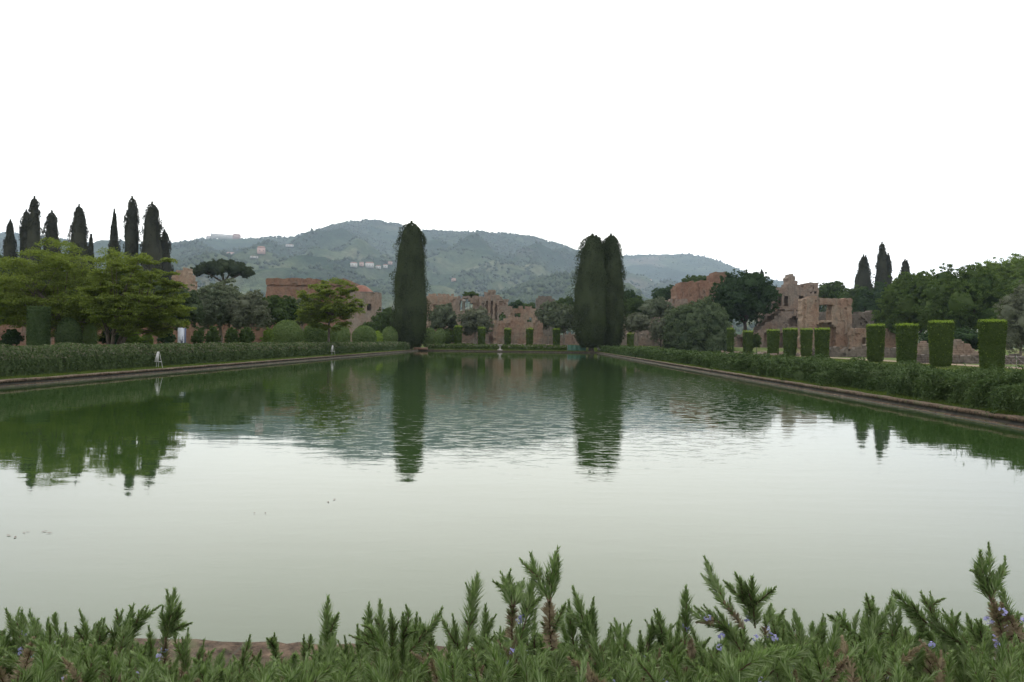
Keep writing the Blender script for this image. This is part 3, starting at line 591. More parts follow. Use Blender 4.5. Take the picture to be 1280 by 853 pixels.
# the three big cypresses at the far end
cypress('cypress', 'single tall dark cypress at the far left corner of the pool', 512.5, 277, 48, 114, n=36000, cols=6, seed=1, point=.08, spread=.45, belly=.42, leaf=.16)
cypress('cypress', 'left cypress of the pair at the far right corner', 739, 293, 50, 113, n=34000, cols=6, seed=2, point=.05, spread=.5, belly=.40, leaf=.16, bottom=434)
cypress('cypress', 'right narrower cypress of the pair at the far right corner', 762, 293, 42, 114, n=30000, cols=5, seed=3, point=.15, spread=.45, belly=.40, leaf=.16, bottom=434)
GC = 'dark cypresses behind the left trees'
for i, (px, top, wp, pt, lb) in enumerate([(11, 275, 22, .6, 'leftmost short cypress of the row at the left edge'), (31, 263, 17, .0, 'slender blunt cypress joined to the left of the tallest one'), (41, 246, 21, .3, 'taller of the two joined cypresses near the left edge'),
        (63, 264, 24, .3, 'blunt cypress with loose twigs on its right side'), (97, 256, 29, .5, 'broad pointed cypress standing over the bright green crown'), (112, 293, 13, .8, 'small pointed cypress top beside the broad pointed one'),
        (141, 262, 22, .95, 'sharp spire cypress in the gap left of the thin tall one'), (163, 246, 19, .0, 'thin tall cypress with a ragged blunt top'), (188, 253, 28, .15, 'thick rounded cypress at the right end of the row'), (204, 288, 22, .4, 'lower cypress leaning on the thick one at the right end')]):
    cypress('cypress', lb, px, top, wp * 1.18, 160 + 3 * math.sin(i * 2.3), mtl='cypress_far', cols=4, leaf=.27, n=9000, seed=10 + i, point=pt, group=GC, spread=.4, belly=.3)
GC2 = 'dark cypresses on the right skyline'
for i, (px, top, wp, pt, lb) in enumerate([(1078, 319, 34, .75, 'broad cypress on the right skyline, leftmost there'), (1101, 303, 20, .5, 'tallest thin cypress on the right skyline'), (1109, 317, 13, .5, 'short cypress touching the tallest thin one'), (1130, 325, 20, .45, 'small cypress tip behind the big dark green trees'), (951, 337, 12, .6, 'small cypress tip rising behind the dark oak')]):
    cypress('cypress', lb, px, top, wp * 1.2, 235, mtl='cypress_far', cols=4, leaf=.36, n=6000, seed=30 + i, point=pt, group=GC2, spread=.45)
# umbrella pine
def pine():
    D = 185; s = D / F; p = at(279, HY, D); z0 = gz(p); rng = np.random.default_rng(77)
    t = empty('umbrella_pine', (p[0], p[1], z0), 'umbrella pine with a flat dark crown on a forked trunk', 'pine tree')
    R = 37 * s; zc = CAMZ + (hor(279) - 340) * s - z0; mb = MB(); lo = []
    for i in range(26):
        a = i * 2.399; q = math.sqrt((i + .5) / 26); lo.append((math.cos(a) * R * q * .86, math.sin(a) * R * q * .86, zc + (1 - q * q) * 2.0 - .1, 1.5, 1.5, 1.15))
    V, Q = lobed_cloud(lo, 17000, .34, .5, rng, 8, .15, .4, 1.1); mb.add(V, Q)
    for l in lo: mb.add(*uv_blob(np.array(l[:3]), np.array(l[3:6]) * .75, 10, 6, .15, 3, .4))
    mb.build('crown', M['pine'], t); mb = MB(); fz = CAMZ + (hor(279) - 352) * s - z0
    mb.tube([(0, 0, 0), (.2, 0, fz * .5), (0, 0, fz)], [.55, .42, .38], 9)
    for i in range(9):
        a = i * .7 * 2.4; e = np.array([math.cos(a) * R * .55, math.sin(a) * R * .55, zc - .4]); m_ = np.array([e[0] * .45, e[1] * .45, fz + (zc - fz) * .3])
        tt = np.linspace(0, 1, 6)[:, None]; mb.tube((1 - tt) ** 2 * np.array([0, 0, fz - .3]) + 2 * tt * (1 - tt) * m_ + tt ** 2 * e, np.linspace(.26, .09, 6), 6)
    mb.build('trunk', M['bark'], t)
pine()
# feathery trees: foliage in flat layered sprays
def feathery(name, label, px, top, wpx, bottom, D, seed, pads=90, n=26000, leaf=.085, stems=4, trunk=.13, tpx=None, mtl='feather'):
    rng = np.random.default_rng(seed); s = D / F; p = at(tpx or px, HY, D); z0 = gz(p); off = ((px - (tpx or px)) * s)
    t = empty(name, (p[0], p[1], z0), label, 'tree', 'feathery bright green trees on the left bank')
    zt = CAMZ + (hor(px) - top) * s - z0; zb = CAMZ + (hor(px) - bottom) * s - z0; R = wpx * s / 2; cz = zb + (zt - zb) * .42
    C = []
    while len(C) < pads:
        d = rng.uniform(-1, 1, 3); rr_ = (d ** 2).sum()
        if rr_ < 1 and rr_ > .12:
            h = d[2] * ((zt - cz) if d[2] > 0 else (cz - zb)); C.append((off + d[0] * R, d[1] * R * .85, cz + h * (1 + .1 * rng.normal())))
    C = np.array(C); idx = rng.integers(0, len(C), n); pr = np.clip(R * rng.uniform(.13, .25, len(C)), .3, 1.3)
    d = sphere_dirs(n, rng) * (rng.random(n) ** .5)[:, None]; P = C[idx] + d * np.c_[pr[idx], pr[idx], pr[idx] * .17]
    out = P[:, :2] - C[idx][:, :2]; P[:, 2] -= (out ** 2).sum(1) / pr[idx] * .10; P[:, 2] += .12 * snoise(P, .9, seed)
    V, Q = leaves(P, np.tile([0, 0, 1.], (n, 1)), np.full(n, leaf * 1.55), .5, rng, .6)
    mb = MB().add(V, Q); mb.build('crown', M[mtl], t)
    mb = MB(); st = []
    for k in range(stems):
        a = k * 2 * PI / stems + rng.uniform(-.4, .4); e = np.array([off * .6 + math.cos(a) * R * .45, math.sin(a) * R * .4, cz]); b = np.array([math.cos(a) * .12, math.sin(a) * .12, 0]) if stems > 1 else np.zeros(3)
        m_ = b * .4 + np.array([e[0] * .3, e[1] * .3, cz * .5]); tt = np.linspace(0, 1, 8)[:, None]; pth = (1 - tt) ** 2 * b + 2 * tt * (1 - tt) * m_ + tt ** 2 * e
        if stems == 1: pth = np.array([[0, 0, z] for z in np.linspace(0, cz, 8)])
        mb.tube(pth, np.linspace(trunk, trunk * .45, 8), 8); st.append(pth)
    for i, c in enumerate(C[::1]):
        pth = st[min(range(len(st)), key=lambda q: np.linalg.norm(st[q][-1] - c))]; a0 = pth[rng.integers(3 if stems > 1 else 5, 8)]; m_ = a0 * .5 + c * .5 + np.array([0, 0, -.1])
        tt = np.linspace(0, 1, 5)[:, None]; mb.tube((1 - tt) ** 2 * a0 + 2 * tt * (1 - tt) * m_ + tt ** 2 * c, np.linspace(trunk * .22, .008, 5), 5) if i % 2 else None
    mb.build('trunk', M['bark'], t)
feathery('feathery_tree', 'widest bright green feathery tree below the dark cypresses', 78, 304, 186, 418, 47, 1, pads=260, n=90000, tpx=100)
feathery('feathery_tree', 'lower bright green feathery tree reaching towards the info board', 172, 318, 124, 422, 43, 2, pads=190, n=66000, tpx=140)
feathery('feathery_tree', 'small rounded tree with one slim trunk in front of the clipped balls', 411, 350, 84, 410, 70, 3, pads=170, n=36000, leaf=.11, stems=1, trunk=.14)
# broad trees: (label, px, top, width, bottom, distance, material, leaf, count, name)
BT = [
 ('shadowy grey green olive cut by the left edge', -8, 318, 78, 425, 50, 'olive_dark', .11, 16000, 'olive_tree'),
 ('dim olive under the feathery trees at left', 62, 345, 70, 415, 56, 'olive_dark', .12, 12000, 'olive_tree'),
 ('dark tree filling the gap behind the lower feathery tree', 150, 340, 120, 420, 66, 'olive_dark', .14, 16000, 'broadleaf_tree'),
 ('dark olive right behind the info board', 228, 358, 52, 418, 74, 'olive_dark', .14, 9000, 'olive_tree'),
 ('tallest grey olive below the umbrella pine', 275, 352, 72, 416, 80, 'olive', .15, 15000, 'olive_tree'),
 ('grey olive right of the tallest one', 312, 364, 52, 418, 78, 'olive_grey', .15, 9000, 'olive_tree'),
 ('fresh green tree left of the brick hall', 336, 368, 50, 412, 84, 'green', .15, 9000, 'broadleaf_tree'),
 ('green tree below the brick hall', 352, 371, 44, 408, 90, 'green', .16, 8000, 'broadleaf_tree'),
 ('pale olive below the middle of the brick hall', 378, 369, 46, 412, 96, 'olive', .17, 8000, 'olive_tree'),
 ('green tree between the domed ruin and the tall cypress', 482, 384, 34, 418, 128, 'green', .2, 6000, 'broadleaf_tree'),
 ('low green tree right under the domed ruin', 463, 402, 30, 420, 118, 'green', .2, 4000, 'broadleaf_tree'),
 ('round olive standing before the tan wall', 554, 379, 40, 418, 130, 'olive', .2, 9000, 'olive_tree'),
 ('silvery spreading olive with a forked dark trunk', 594, 384, 46, 421, 128, 'olive_grey', .2, 9000, 'olive_tree'),
 ('small green bush growing on top of the broken arch ruin', 588, 365, 22, 374, 152, 'green', .2, 2500, 'bush'),
 ('dark far tree left of the round dark ruin', 645, 376, 22, 395, 200, 'oak', .3, 2500, 'broadleaf_tree'),
 ('far green tree in front of the hill between ruins', 660, 379, 26, 395, 205, 'green', .3, 2500, 'broadleaf_tree'),
 ('olive under the round dark ruin', 685, 376, 30, 415, 140, 'olive', .2, 6000, 'olive_tree'),
 ('far tree showing left of the cypress pair', 706, 371, 30, 395, 180, 'green', .28, 3500, 'broadleaf_tree'),
 ('big pale olive against the left cypress of the pair', 705, 379, 38, 420, 130, 'olive', .2, 9000, 'olive_tree'),
 ('dark tree tip right behind the cypress pair', 786, 362, 22, 385, 175, 'oak', .28, 2500, 'broadleaf_tree'),
 ('round green tree right of the cypress pair', 793, 371, 36, 400, 150, 'green', .22, 6000, 'broadleaf_tree'),
 ('grey olive right of the round green tree', 820, 372, 44, 402, 146, 'olive', .22, 7000, 'olive_tree'),
 ('dark far tree left of the big red block', 832, 357, 38, 382, 195, 'oak', .28, 5000, 'broadleaf_tree'),
 ('green tree showing above the big red block', 872, 344, 46, 362, 192, 'green', .26, 5000, 'broadleaf_tree'),
 ('small pale olive with a thin trunk behind the low pillar', 797, 391, 36, 418, 130, 'olive_grey', .17, 5000, 'olive_tree'),
 ('pale twiggy shrub left of the big dome of laurel', 826, 396, 30, 432, 128, 'olive_grey', .15, 4500, 'shrub'),
 ('grey green tree leaning on the big laurel dome', 850, 384, 52, 430, 134, 'olive', .15, 9000, 'olive_tree'),
 ('wide dark oak in front of the right ruins', 931, 337, 86, 413, 142, 'oak', .17, 26000, 'oak'),
 ('green tree on the rise right of the high ruin', 1040, 350, 40, 384, 195, 'green', .24, 6000, 'broadleaf_tree'),
 ('bright green tree behind the right wall of the house front', 1068, 357, 50, 400, 180, 'green', .22, 9000, 'broadleaf_tree'),
 ('dark green tree filling the dip under the skyline cypresses', 1094, 352, 60, 415, 168, 'oak', .2, 10000, 'broadleaf_tree'),
 ('left of the two big dark green trees behind the pillars', 1143, 338, 92, 432, 122, 'green_dark', .15, 34000, 'broadleaf_tree'),
 ('right and larger of the two big dark green trees', 1203, 328, 104, 438, 112, 'green_dark', .14, 40000, 'broadleaf_tree'),
 ('yellowish green tree on the skyline at the right edge', 1262, 320, 96, 400, 160, 'fresh', .18, 20000, 'broadleaf_tree'),
 ('grey olive cut by the right edge', 1276, 360, 62, 452, 82, 'olive_grey', .10, 14000, 'olive_tree'),
 ('dark far trees behind the grey olive at the right edge', 1290, 390, 60, 440, 92, 'oak', .13, 9000, 'broadleaf_tree'),
 ('dark shrub under the right big tree behind the pillars', 1190, 410, 90, 445, 96, 'oak', .12, 9000, 'shrub'),
]
for i, (lb, px, top, wp, bot, D, mt, lf, n, nm) in enumerate(BT):
    crown_tree(nm, lb, nm.replace('_', ' '), px, top, wp, bot, D, mt, leaf=lf, n=n, lobes=13 if n > 12000 else 10, seed=200 + i * 7, bark='bark_pale' if 'olive' in nm else 'bark', rough=.2)
# far trees closing the gaps
GF = 'far trees in front of the hills'
FT = [(470, 395, 40, 'far tree low behind the domed ruin'), (500, 392, 50, 'far tree behind the single tall cypress'), (528, 396, 40, 'far tree right behind the single tall cypress'), (600, 392, 60, 'far tree behind the tallest ruin'), (735, 380, 60, 'far tree behind the cypress pair'), (775, 385, 50, 'far tree low right of the cypress pair'),
      (815, 382, 60, 'far tree behind the grey olives right of the pair'), (985, 366, 50, 'far tree behind the high ruin'), (1015, 360, 50, 'far tree right behind the high ruin'), (640, 384, 60, 'far tree above the upper tan wall'), (420, 375, 60, 'far tree between brick hall and domed ruin'), (320, 380, 70, 'far tree left of the brick hall'), (235, 375, 80, 'far tree behind the pointed fragment'), (140, 370, 120, 'far tree behind the cypress row'), (30, 365, 120, 'far tree behind the leftmost cypresses'), (1120, 360, 70, 'far tree under the tallest skyline cypress'), (1230, 345, 90, 'far tree between the dark and yellowish trees')]
for i, (px, top, wp, lb) in enumerate(FT):
    crown_tree('broadleaf_tree', lb, 'tree', px, top, wp, 426, 215 + 9 * (i % 3), ['green', 'oak', 'olive_dark'][i % 3], leaf=.4, n=4500, lobes=9, seed=700 + i, group=GF)
# the big laurel dome
crown_tree('laurel_dome', 'big rounded dark laurel dome left of the dark oak', 'shrub', 873, 374, 86, 475, 126, 'dome', leaf=.15, n=44000, lobes=30, seed=61, zmin=-4.5, rough=.08, core=.7)
# ------------------------------------------------------------------ clipped shrubs
def ball(label, px, top, wpx, D, mtl='ball', seed=0, group=None, h=None, leaf=None, n=None):
    rng = np.random.default_rng(seed + 900); s = D / F; p = at(px, HY, D); z0 = gz(p); R = wpx * s / 2; zt = CAMZ + (hor(px) - top) * s - z0; rz = (zt - .15) / 2
    t = empty('clipped_ball', (p[0], p[1], z0), label, 'clipped shrub', group)
    leaf = leaf or max(.09, D * .0019); n = n or int(min(16000, 4 * PI * R * R / (leaf * leaf * .5) * 1.8)); d = sphere_dirs(n, rng)
    e = 1.0; P = d * np.array([R, R, rz]) * (1 + .02 * snoise(d, .8, seed))[:, None] * rng.uniform(.93, 1.0, n)[:, None] + [0, 0, zt - rz]
    mb = MB().add(*leaves(P, d, np.full(n, leaf), .6, rng, .9)); mb.add(*uv_blob(np.array([0, 0, zt - rz]), np.array([R, R, rz]) * .88, 20, 12, .02, seed)); mb.build('crown', M[mtl], t)
    MB().tube([(0, 0, 0), (0, 0, .6)], [.09, .07], 7).build('trunk', M['bark'], t); return t
GB = 'clipped round shrubs along the left lawn'
for i, (px, top, wp, D, lb, mt) in enumerate([(359, 400, 40, 66, 'largest clipped ball, leftmost of the row beside the slim tree', 'ball'), (395, 402.5, 34, 75, 'clipped ball just left of the slim trunk', 'ball'), (424.5, 404, 27, 85, 'clipped ball just right of the slim trunk', 'ball'),
        (455, 407, 31, 94, 'clipped ball below the domed ruin', 'ball'), (472, 413.5, 13, 104, 'small bright clipped ball between two bigger ones', 'tips'), (487, 408, 21, 110, 'clipped ball touching the left side of the single cypress', 'ball'),
        (536, 410, 21, 119, 'clipped ball touching the right side of the single cypress', 'ball'), (550, 410.5, 15, 124, 'clipped ball second right of the single cypress', 'ball'), (559.5, 411, 15, 128, 'brighter clipped ball third right of the single cypress', 'box'), (566, 412, 12, 133, 'clipped ball hidden behind the brighter one', 'box'),
        (86, 397, 31, 44, 'dark clipped ball under the widest feathery tree', 'hedge_right'), (113, 402, 18, 46, 'narrow pale clipped shrub beside the dark ball at left', 'ball')]):
    ball(lb, px, top, wp, D, mt, i * 3, GB)
def pillar(label, px, top, wpx, D, seed, square=False, group=None, taper=.16, mtl='box', tips=True):
    rng = np.random.default_rng(seed + 1300); s = D / F; p = at(px, HY, D); z0 = gz(p); R = wpx * s / 2; H = CAMZ + (hor(px) - top) * s - z0
    t = empty('clipped_pillar', (p[0], p[1], z0), label, 'clipped shrub', group); leaf = max(.055, D * .0016)
    n = int(min(16000, 2 * PI * R * H / (leaf * leaf * .5) * 1.6)); a = rng.random(n) * 2 * PI; zz = rng.random(n) * H
    def rad(z): tq = z / H; return R * (1 - taper * (1 - tq)) * np.clip(1 - ((.08 - tq) / .08).clip(0, 1) ** 2 * .25, 0, 1)
    r = rad(zz) * (1 + .02 * snoise(np.c_[np.cos(a), np.sin(a), zz], .7, seed)) * rng.uniform(.93, 1.01, n)
    P = np.c_[r * np.cos(a), r * np.sin(a), zz + .05]; Nn = np.c_[np.cos(a), np.sin(a), np.zeros(n)]
    m = int(PI * R * R / (leaf * leaf * .5) * 2); a2 = rng.random(m) * 2 * PI; r2 = R * np.sqrt(rng.random(m)); P2 = np.c_[r2 * np.cos(a2), r2 * np.sin(a2), H - .03 + rng.uniform(-.04, .03, m)]
    mb = MB().add(*leaves(np.r_[P, P2], np.r_[Nn, np.tile([0, 0, 1.], (m, 1))], np.full(n + m, leaf), .65, rng, .8))
    zc = np.linspace(.06, H - .06, 9); mb.tube(np.c_[zc * 0, zc * 0, zc], rad(zc) * .9, 20); mb.build('crown', M[mtl], t)
    MB().tube([(0, 0, 0), (0, 0, .5)], [.06, .05], 7).build('trunk', M['bark'], t)
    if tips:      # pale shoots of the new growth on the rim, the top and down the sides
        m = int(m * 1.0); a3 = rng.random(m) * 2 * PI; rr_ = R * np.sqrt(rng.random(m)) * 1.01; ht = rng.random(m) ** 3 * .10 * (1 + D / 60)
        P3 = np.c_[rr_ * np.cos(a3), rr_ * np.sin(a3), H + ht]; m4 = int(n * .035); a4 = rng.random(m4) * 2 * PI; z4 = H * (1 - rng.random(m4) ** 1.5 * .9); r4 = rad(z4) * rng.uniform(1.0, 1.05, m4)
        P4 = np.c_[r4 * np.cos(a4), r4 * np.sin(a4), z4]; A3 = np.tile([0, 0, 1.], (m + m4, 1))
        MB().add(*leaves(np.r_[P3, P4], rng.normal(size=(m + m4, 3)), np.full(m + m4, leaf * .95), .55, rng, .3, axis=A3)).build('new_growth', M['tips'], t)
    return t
GP = 'clipped green pillars along the lawns'
for i, (px, top, wp, D, lb) in enumerate([(1240, 403, 31, 45, 'largest clipped pillar, nearest on the right lawn'), (1176, 404, 29, 53, 'second largest clipped pillar with shoots over its flat top'), (1133.5, 407.5, 26, 58.5, 'dense pillar between the second largest and the tan wall'), (1094.5, 408, 22, 65, 'pillar in front of the small doorway wall'),
        (1027.5, 412.5, 18.5, 82, 'rightmost pillar of the close group of four'), (1008, 412.5, 15, 90, 'third pillar of the close group of four'), (987.5, 412.5, 17.5, 92, 'second pillar of the close group of four'), (966.5, 414, 15.5, 99, 'leftmost pillar of the close group of four'), (935, 415.5, 13, 106, 'pillar under the dark oak'), (913, 412, 9, 112, 'thin pillar hard against the laurel dome'),
        (788, 418, 9, 112, 'short pillar alone right of the cypress pair'), (695.5, 412.5, 9.5, 122, 'pillar beyond the far hedge nearest the cypress pair'), (662, 412, 9.5, 122, 'pillar beyond the far hedge before the right pier'), (634.5, 412.5, 9, 122, 'pillar beyond the far hedge between the two brick piers'), (602, 411, 10, 122, 'pillar beyond the far hedge before the forked olive'), (572.5, 409, 10, 120, 'pillar beyond the far hedge beside the clipped balls')]):
    pillar(lb, px, top, wp, D, i * 5, group=GP)
pillar('wide dark clipped block under the left trees', 48, 384, 26, 42, 99, mtl='hedge_right', tips=False, taper=.02)
GS = 'low shrubs before the terracotta wall'
for i, (px, top, wp, D, mt, lb) in enumerate([(165, 414, 26, 50, 'fresh', 'yellow green low shrub left of the white stand'), (183, 416, 16, 52, 'fresh', 'small yellow green shrub nearest the white stand'), (208, 412, 22, 54, 'oak', 'dark shrub left of the info board'), (248, 409, 18, 56, 'green', 'first low shrub right of the info board'), (266, 407, 20, 57, 'green', 'second low shrub right of the info board'), (290, 408, 18, 57, 'green', 'third low shrub right of the info board'),
        (308, 407, 22, 58, 'green', 'fourth low shrub right of the info board'), (334, 410, 16, 58, 'fresh', 'low shrub just left of the largest ball'), (15, 410, 26, 46, 'oak', 'dark shrub near the left edge'), (138, 408, 26, 50, 'oak', 'dark shrub at the feet of the feathery trunks'), (946, 417, 12, 106, 'green', 'ragged shrub between two pillars right of the oak')]):
    crown_tree('shrub', lb, 'shrub', px, top, wp, 436, D, mt, leaf=.09, n=3200, lobes=6, seed=900 + i, group=GS, rough=.25, trunk_r=.04, core=.6)
# ------------------------------------------------------------------ hedges
def hedge(name, label, x0, x1, y0, y1, ztop, mtl, tipm, seed, axis='y', dens=1.0, lean_dir=1, droop=.5, mound=.08, leafk=.0027):
    """long rosemary hedge: rounded section, short sprays that hang and point outwards; spray size grows with the distance"""
    rng = np.random.default_rng(seed); t = empty(name, ((x0 + x1) / 2, (y0 + y1) / 2, .17), label, 'hedge'); ox, oy = (x0 + x1) / 2, (y0 + y1) / 2
    H = ztop - .17; V_ = MB(); T_ = MB()
    long0, long1 = (y0, y1) if axis == 'y' else (x0, x1); w = ((x1 - x0) if axis == 'y' else (y1 - y0)) / 2
    segs = np.arange(long0, long1, 2.0)
    for sgm in segs:
        d = math.hypot(ox, sgm) if axis == 'y' else math.hypot(sgm, oy); k = max(.030, d * leafk)
        n = int(2.0 * (2 * H + 2 * w) / (k * k * .30) * 1.5 * dens); n = min(n, 16000)
        l = sgm + rng.random(n) * 2.0; u = rng.random(n) * PI
        P2 = np.c_[l, np.cos(u) * w * 1.3]; bump = 1 + mound * snoise(P2, .42, seed) + mound * .5 * snoise(P2, 1.1, seed + 1)
        cu, su = np.sign(np.cos(u)) * np.abs(np.cos(u)) ** .6, np.abs(np.sin(u)) ** .6
        a = cu * w * bump; z = su * H * bump
        nn = m_ = 5; out = np.c_[np.cos(u), np.sin(u)]
        # a spray = nn leaves along a short arc
        if k < .06:
            n2 = n // nn; l, a, z, out, u = l[:n2], a[:n2], z[:n2], out[:n2], u[:n2]; n = n2
            dl = rng.normal(size=n) * .5; da = out[:, 0] + rng.normal(size=n) * .3; dz = out[:, 1] * .6 - droop * (1 - out[:, 1]) + rng.normal(size=n) * .25; upr = (rng.random(n) < .05) & (out[:, 1] > .75); dz[upr] += 1.4; z[upr] += k * 1.5 * rng.random(upr.sum())
            for j in range(nn):
                f = (j - 1) * k * 1.1
                L_, A_, Z_ = l + dl * f, a + da * f, z + dz * f - droop * (f / k) ** 2 * k * .08
                side = rng.normal(size=(n, 3)) * .7
                pos = np.c_[A_, L_, Z_] if axis == 'y' else np.c_[L_, A_, Z_]; ax = np.c_[da, dl, dz] if axis == 'y' else np.c_[dl, da, dz]
                ax = ax + side; nr = rng.normal(size=(n, 3)); V, Q = leaves(pos, nr, np.full(n, k * 1.9), .26, rng, .3, axis=ax)
                (V_ if j < 4 else T_).add(*_shift(V, ox, oy, axis), Q) if False else (V_ if (j < nn - 1) else T_).add(V - ([0, oy, 0] if axis == 'y' else [ox, 0, 0]), Q)
        else:
            pos = np.c_[a, l, z] if axis == 'y' else np.c_[l, a, z]; nr = np.c_[out[:, 0], 0 * l, out[:, 1]] if axis == 'y' else np.c_[0 * l, out[:, 0], out[:, 1]]
            V, Q = leaves(pos, nr, np.full(n, k * 1.25), .45, rng, .7); V = V - ([0, oy, 0] if axis == 'y' else [ox, 0, 0])
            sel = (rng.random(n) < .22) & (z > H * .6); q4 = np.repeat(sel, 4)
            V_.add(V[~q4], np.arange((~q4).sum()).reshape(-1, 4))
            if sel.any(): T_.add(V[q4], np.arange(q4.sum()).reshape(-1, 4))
    # solid inner mass
    ls = np.arange(long0, long1 + .01, .5); us = np.linspace(0, PI, 13); Vc = np.zeros((len(ls), 13, 3))
    for j, u in enumerate(us):
        P2 = np.c_[ls, np.full(len(ls), math.cos(u) * w * 1.3)]; bump = (1 + mound * snoise(P2, .42, seed) + mound * .5 * snoise(P2, 1.1, seed + 1)) * .80
        cu, su = math.copysign(abs(math.cos(u)) ** .6, math.cos(u)), abs(math.sin(u)) ** .6
        if axis == 'y': Vc[:, j] = np.c_[cu * w * bump, ls - oy, su * H * bump]
        else: Vc[:, j] = np.c_[ls - ox, cu * w * bump, su * H * bump]
    Q = [[i * 13 + j, i * 13 + j + 1, (i + 1) * 13 + j + 1, (i + 1) * 13 + j] for i in range(len(ls) - 1) for j in range(12)]
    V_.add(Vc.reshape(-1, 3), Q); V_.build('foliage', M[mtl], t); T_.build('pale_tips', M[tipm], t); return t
hedge('rosemary_hedge', 'tall grey green hedge along the left bank of the pool', -19.1, -17.1, 12, 110, 1.20, 'hedge', 'hedge_top', 1, droop=.3, mound=.05)
hedge('rosemary_hedge', 'low mounded dark green hedge along the right bank', 10.35, 13.0, 8, 110, .84, 'hedge_right', 'hedge', 2, droop=1.4, mound=.24)
hedge('clipped_hedge', 'low hedge across the far end, left of the small pedestal', -15.4, -4.9, 114, 116, .98, 'box', 'hedge_top', 3, axis='x', mound=.03)
hedge('clipped_hedge', 'low hedge across the far end, right of the small pedestal', -3.9, 6.4, 114, 116, .98, 'box', 'hedge_top', 4, axis='x', mound=.03)
# loose upright shoots on top of the right hedge
rng = np.random.default_rng(66)
fd = MB()
for (px, py, q) in ((22, 668, .03), (30, 666, .02), (60, 664, .03), (415, 628, .03), (330, 640, .02), (420, 470, .07), (392, 462, .1)):
    D = (CAMZ - .006) * F / (py - hor(px)); p = at(px, HY, D)
    for _ in range(2):
        a = rng.uniform(0, 3); c = np.array([p[0] + rng.normal() * q * 2, p[1] + rng.normal() * q * 2, .006]); u = np.array([math.cos(a), math.sin(a), 0]) * q; v = np.array([-math.sin(a), math.cos(a), 0]) * q * .3
        fd.add([c - u, c - v, c + u, c + v], [[0, 1, 2, 3]])
struct(fd.build('floating_leaves', M['soil']), 'stuff')
# grass along the banks (uncountable)
def grass(strips, seed):
    r = np.random.default_rng(seed); A = MB()
    for (x0, x1, y0, y1, n, h) in strips:
        Y = y0 + (y1 - y0) * r.random(n) ** 1.5; X = r.uniform(x0, x1, n); hh = h * r.uniform(.5, 1.3, n) * (1 + Y * .004); wd = .0012 * np.hypot(X, Y) * .6 + .004
        a = r.random(n) * 2 * PI; ln = r.normal(size=(n, 2)) * .35 * hh[:, None]; z = ground(X, Y)
        b = np.c_[np.cos(a), np.sin(a)] * wd[:, None] * .5
        V = np.stack([np.c_[X - b[:, 0], Y - b[:, 1], z], np.c_[X + b[:, 0], Y + b[:, 1], z], np.c_[X + ln[:, 0], Y + ln[:, 1], z + hh]], 1).reshape(-1, 3)
        A.add(V, None, np.arange(3 * n).reshape(-1, 3))
    return struct(A.build('grass', M['grass']), 'stuff')
grass([(9.95, 10.8, 10, 60, 42000, .07), (-17.4, -16.35, 20, 100, 30000, .08), (13.0, 31.0, 30, 100, 60000, .05), (31.0, 31.6, 30, 100, 6000, .05), (-14, 9, 112.4, 114, 6000, .12), (-14, 12, 116, 131, 20000, .12), (9.95, 30, 100, 131, 9000, .12)], 3)
# ------------------------------------------------------------------ small things on the banks
p = at(226.5, HY, 51); t = empty('info_board', (p[0], p[1], gz(p)), 'white upright info board with a dark picture behind the left hedge', 'sign', rz=YAW + .12)
s = 51 / F; top = CAMZ + (hor(226) - 410) * s - .17; bw = 8.2 * s
MB().box((0, 0, top / 2 + .1), (bw, .05, top - .2)).build('panel', M['board'], t)
MB().box((bw / 2 + .03, .03, top / 2), (.06, .14, top)).build('post', M['blue'], t)
pm = MB(); pm.box((.05, -.029, top * .50), (bw * .36, .006, top * .16)); pm.box((.02, -.029, top * .60), (bw * .6, .006, .03)); pm.box((.10, -.029, top * .66), (.03, .006, top * .12)); pm.box((.02, -.029, top * .40), (bw * .7, .006, top * .06)); pm.box((-.02, -.029, top * .56), (.03, .006, top * .08))
pm.build('picture', M['print'], t)
def stand(px, D, hpx, label):
    p = at(px, HY, D); s = D / F; h = hpx * s; t = empty('display_stand', (p[0], p[1], gz(p)), label, 'stand', 'small white stands on the left bank', rz=YAW + .35)
    for sx in (-1, 1): MB().tube([(sx * .18 * h + .06, .0, 0), (sx * .05 * h, .04, h)], [.009, .009], 6).build('leg', M['white'], t)
    MB().tube([(0, .30 * h, 0), (0, .05, h)], [.009, .009], 6).build('leg', M['white'], t)
    MB().tube([(-.17 * h, 0, .40 * h), (.17 * h, 0, .40 * h)], [.014, .014], 6).build('crossbar', M['white'], t)
    b = MB(); w0, w1 = .17 * h, .06 * h
    b.add([[-w0 * 1.2, -.03, .40 * h], [w0 * .2, -.03, .40 * h], [w1 * .6, .02, h], [-w1, .02, h], [-w0 * 1.2, -.005, .40 * h], [w0 * .2, -.005, .40 * h], [w1 * .6, .045, h], [-w1, .045, h]], [[0, 1, 2, 3], [7, 6, 5, 4], [0, 4, 5, 1], [1, 5, 6, 2], [2, 6, 7, 3], [3, 7, 4, 0]]).build('board', M['white'], t)
stand(198, 34.6, 21, 'white easel stand on the left bank before the hedge')
stand(416, 65, 13, 'small white stand at the foot of the slim tree')
p = at(625, HY, 112.4); t = empty('pedestal', (p[0], p[1], gz(p)), 'small pale stone pedestal in the gap of the far hedge', 'pedestal')
MB().box((0, 0, .08), (.75, .6, .16)).build('base', M['stone'], t); MB().tube([(0, 0, .16), (0, 0, .3), (0, 0, .6), (0, 0, .7)], [.2, .13, .13, .2], 12).build('shaft', M['stone'], t)
MB().tube([(0, 0, .7), (0, 0, .78), (0, 0, .9)], [.2, .36, .38], 14).build('bowl', M['stone'], t)
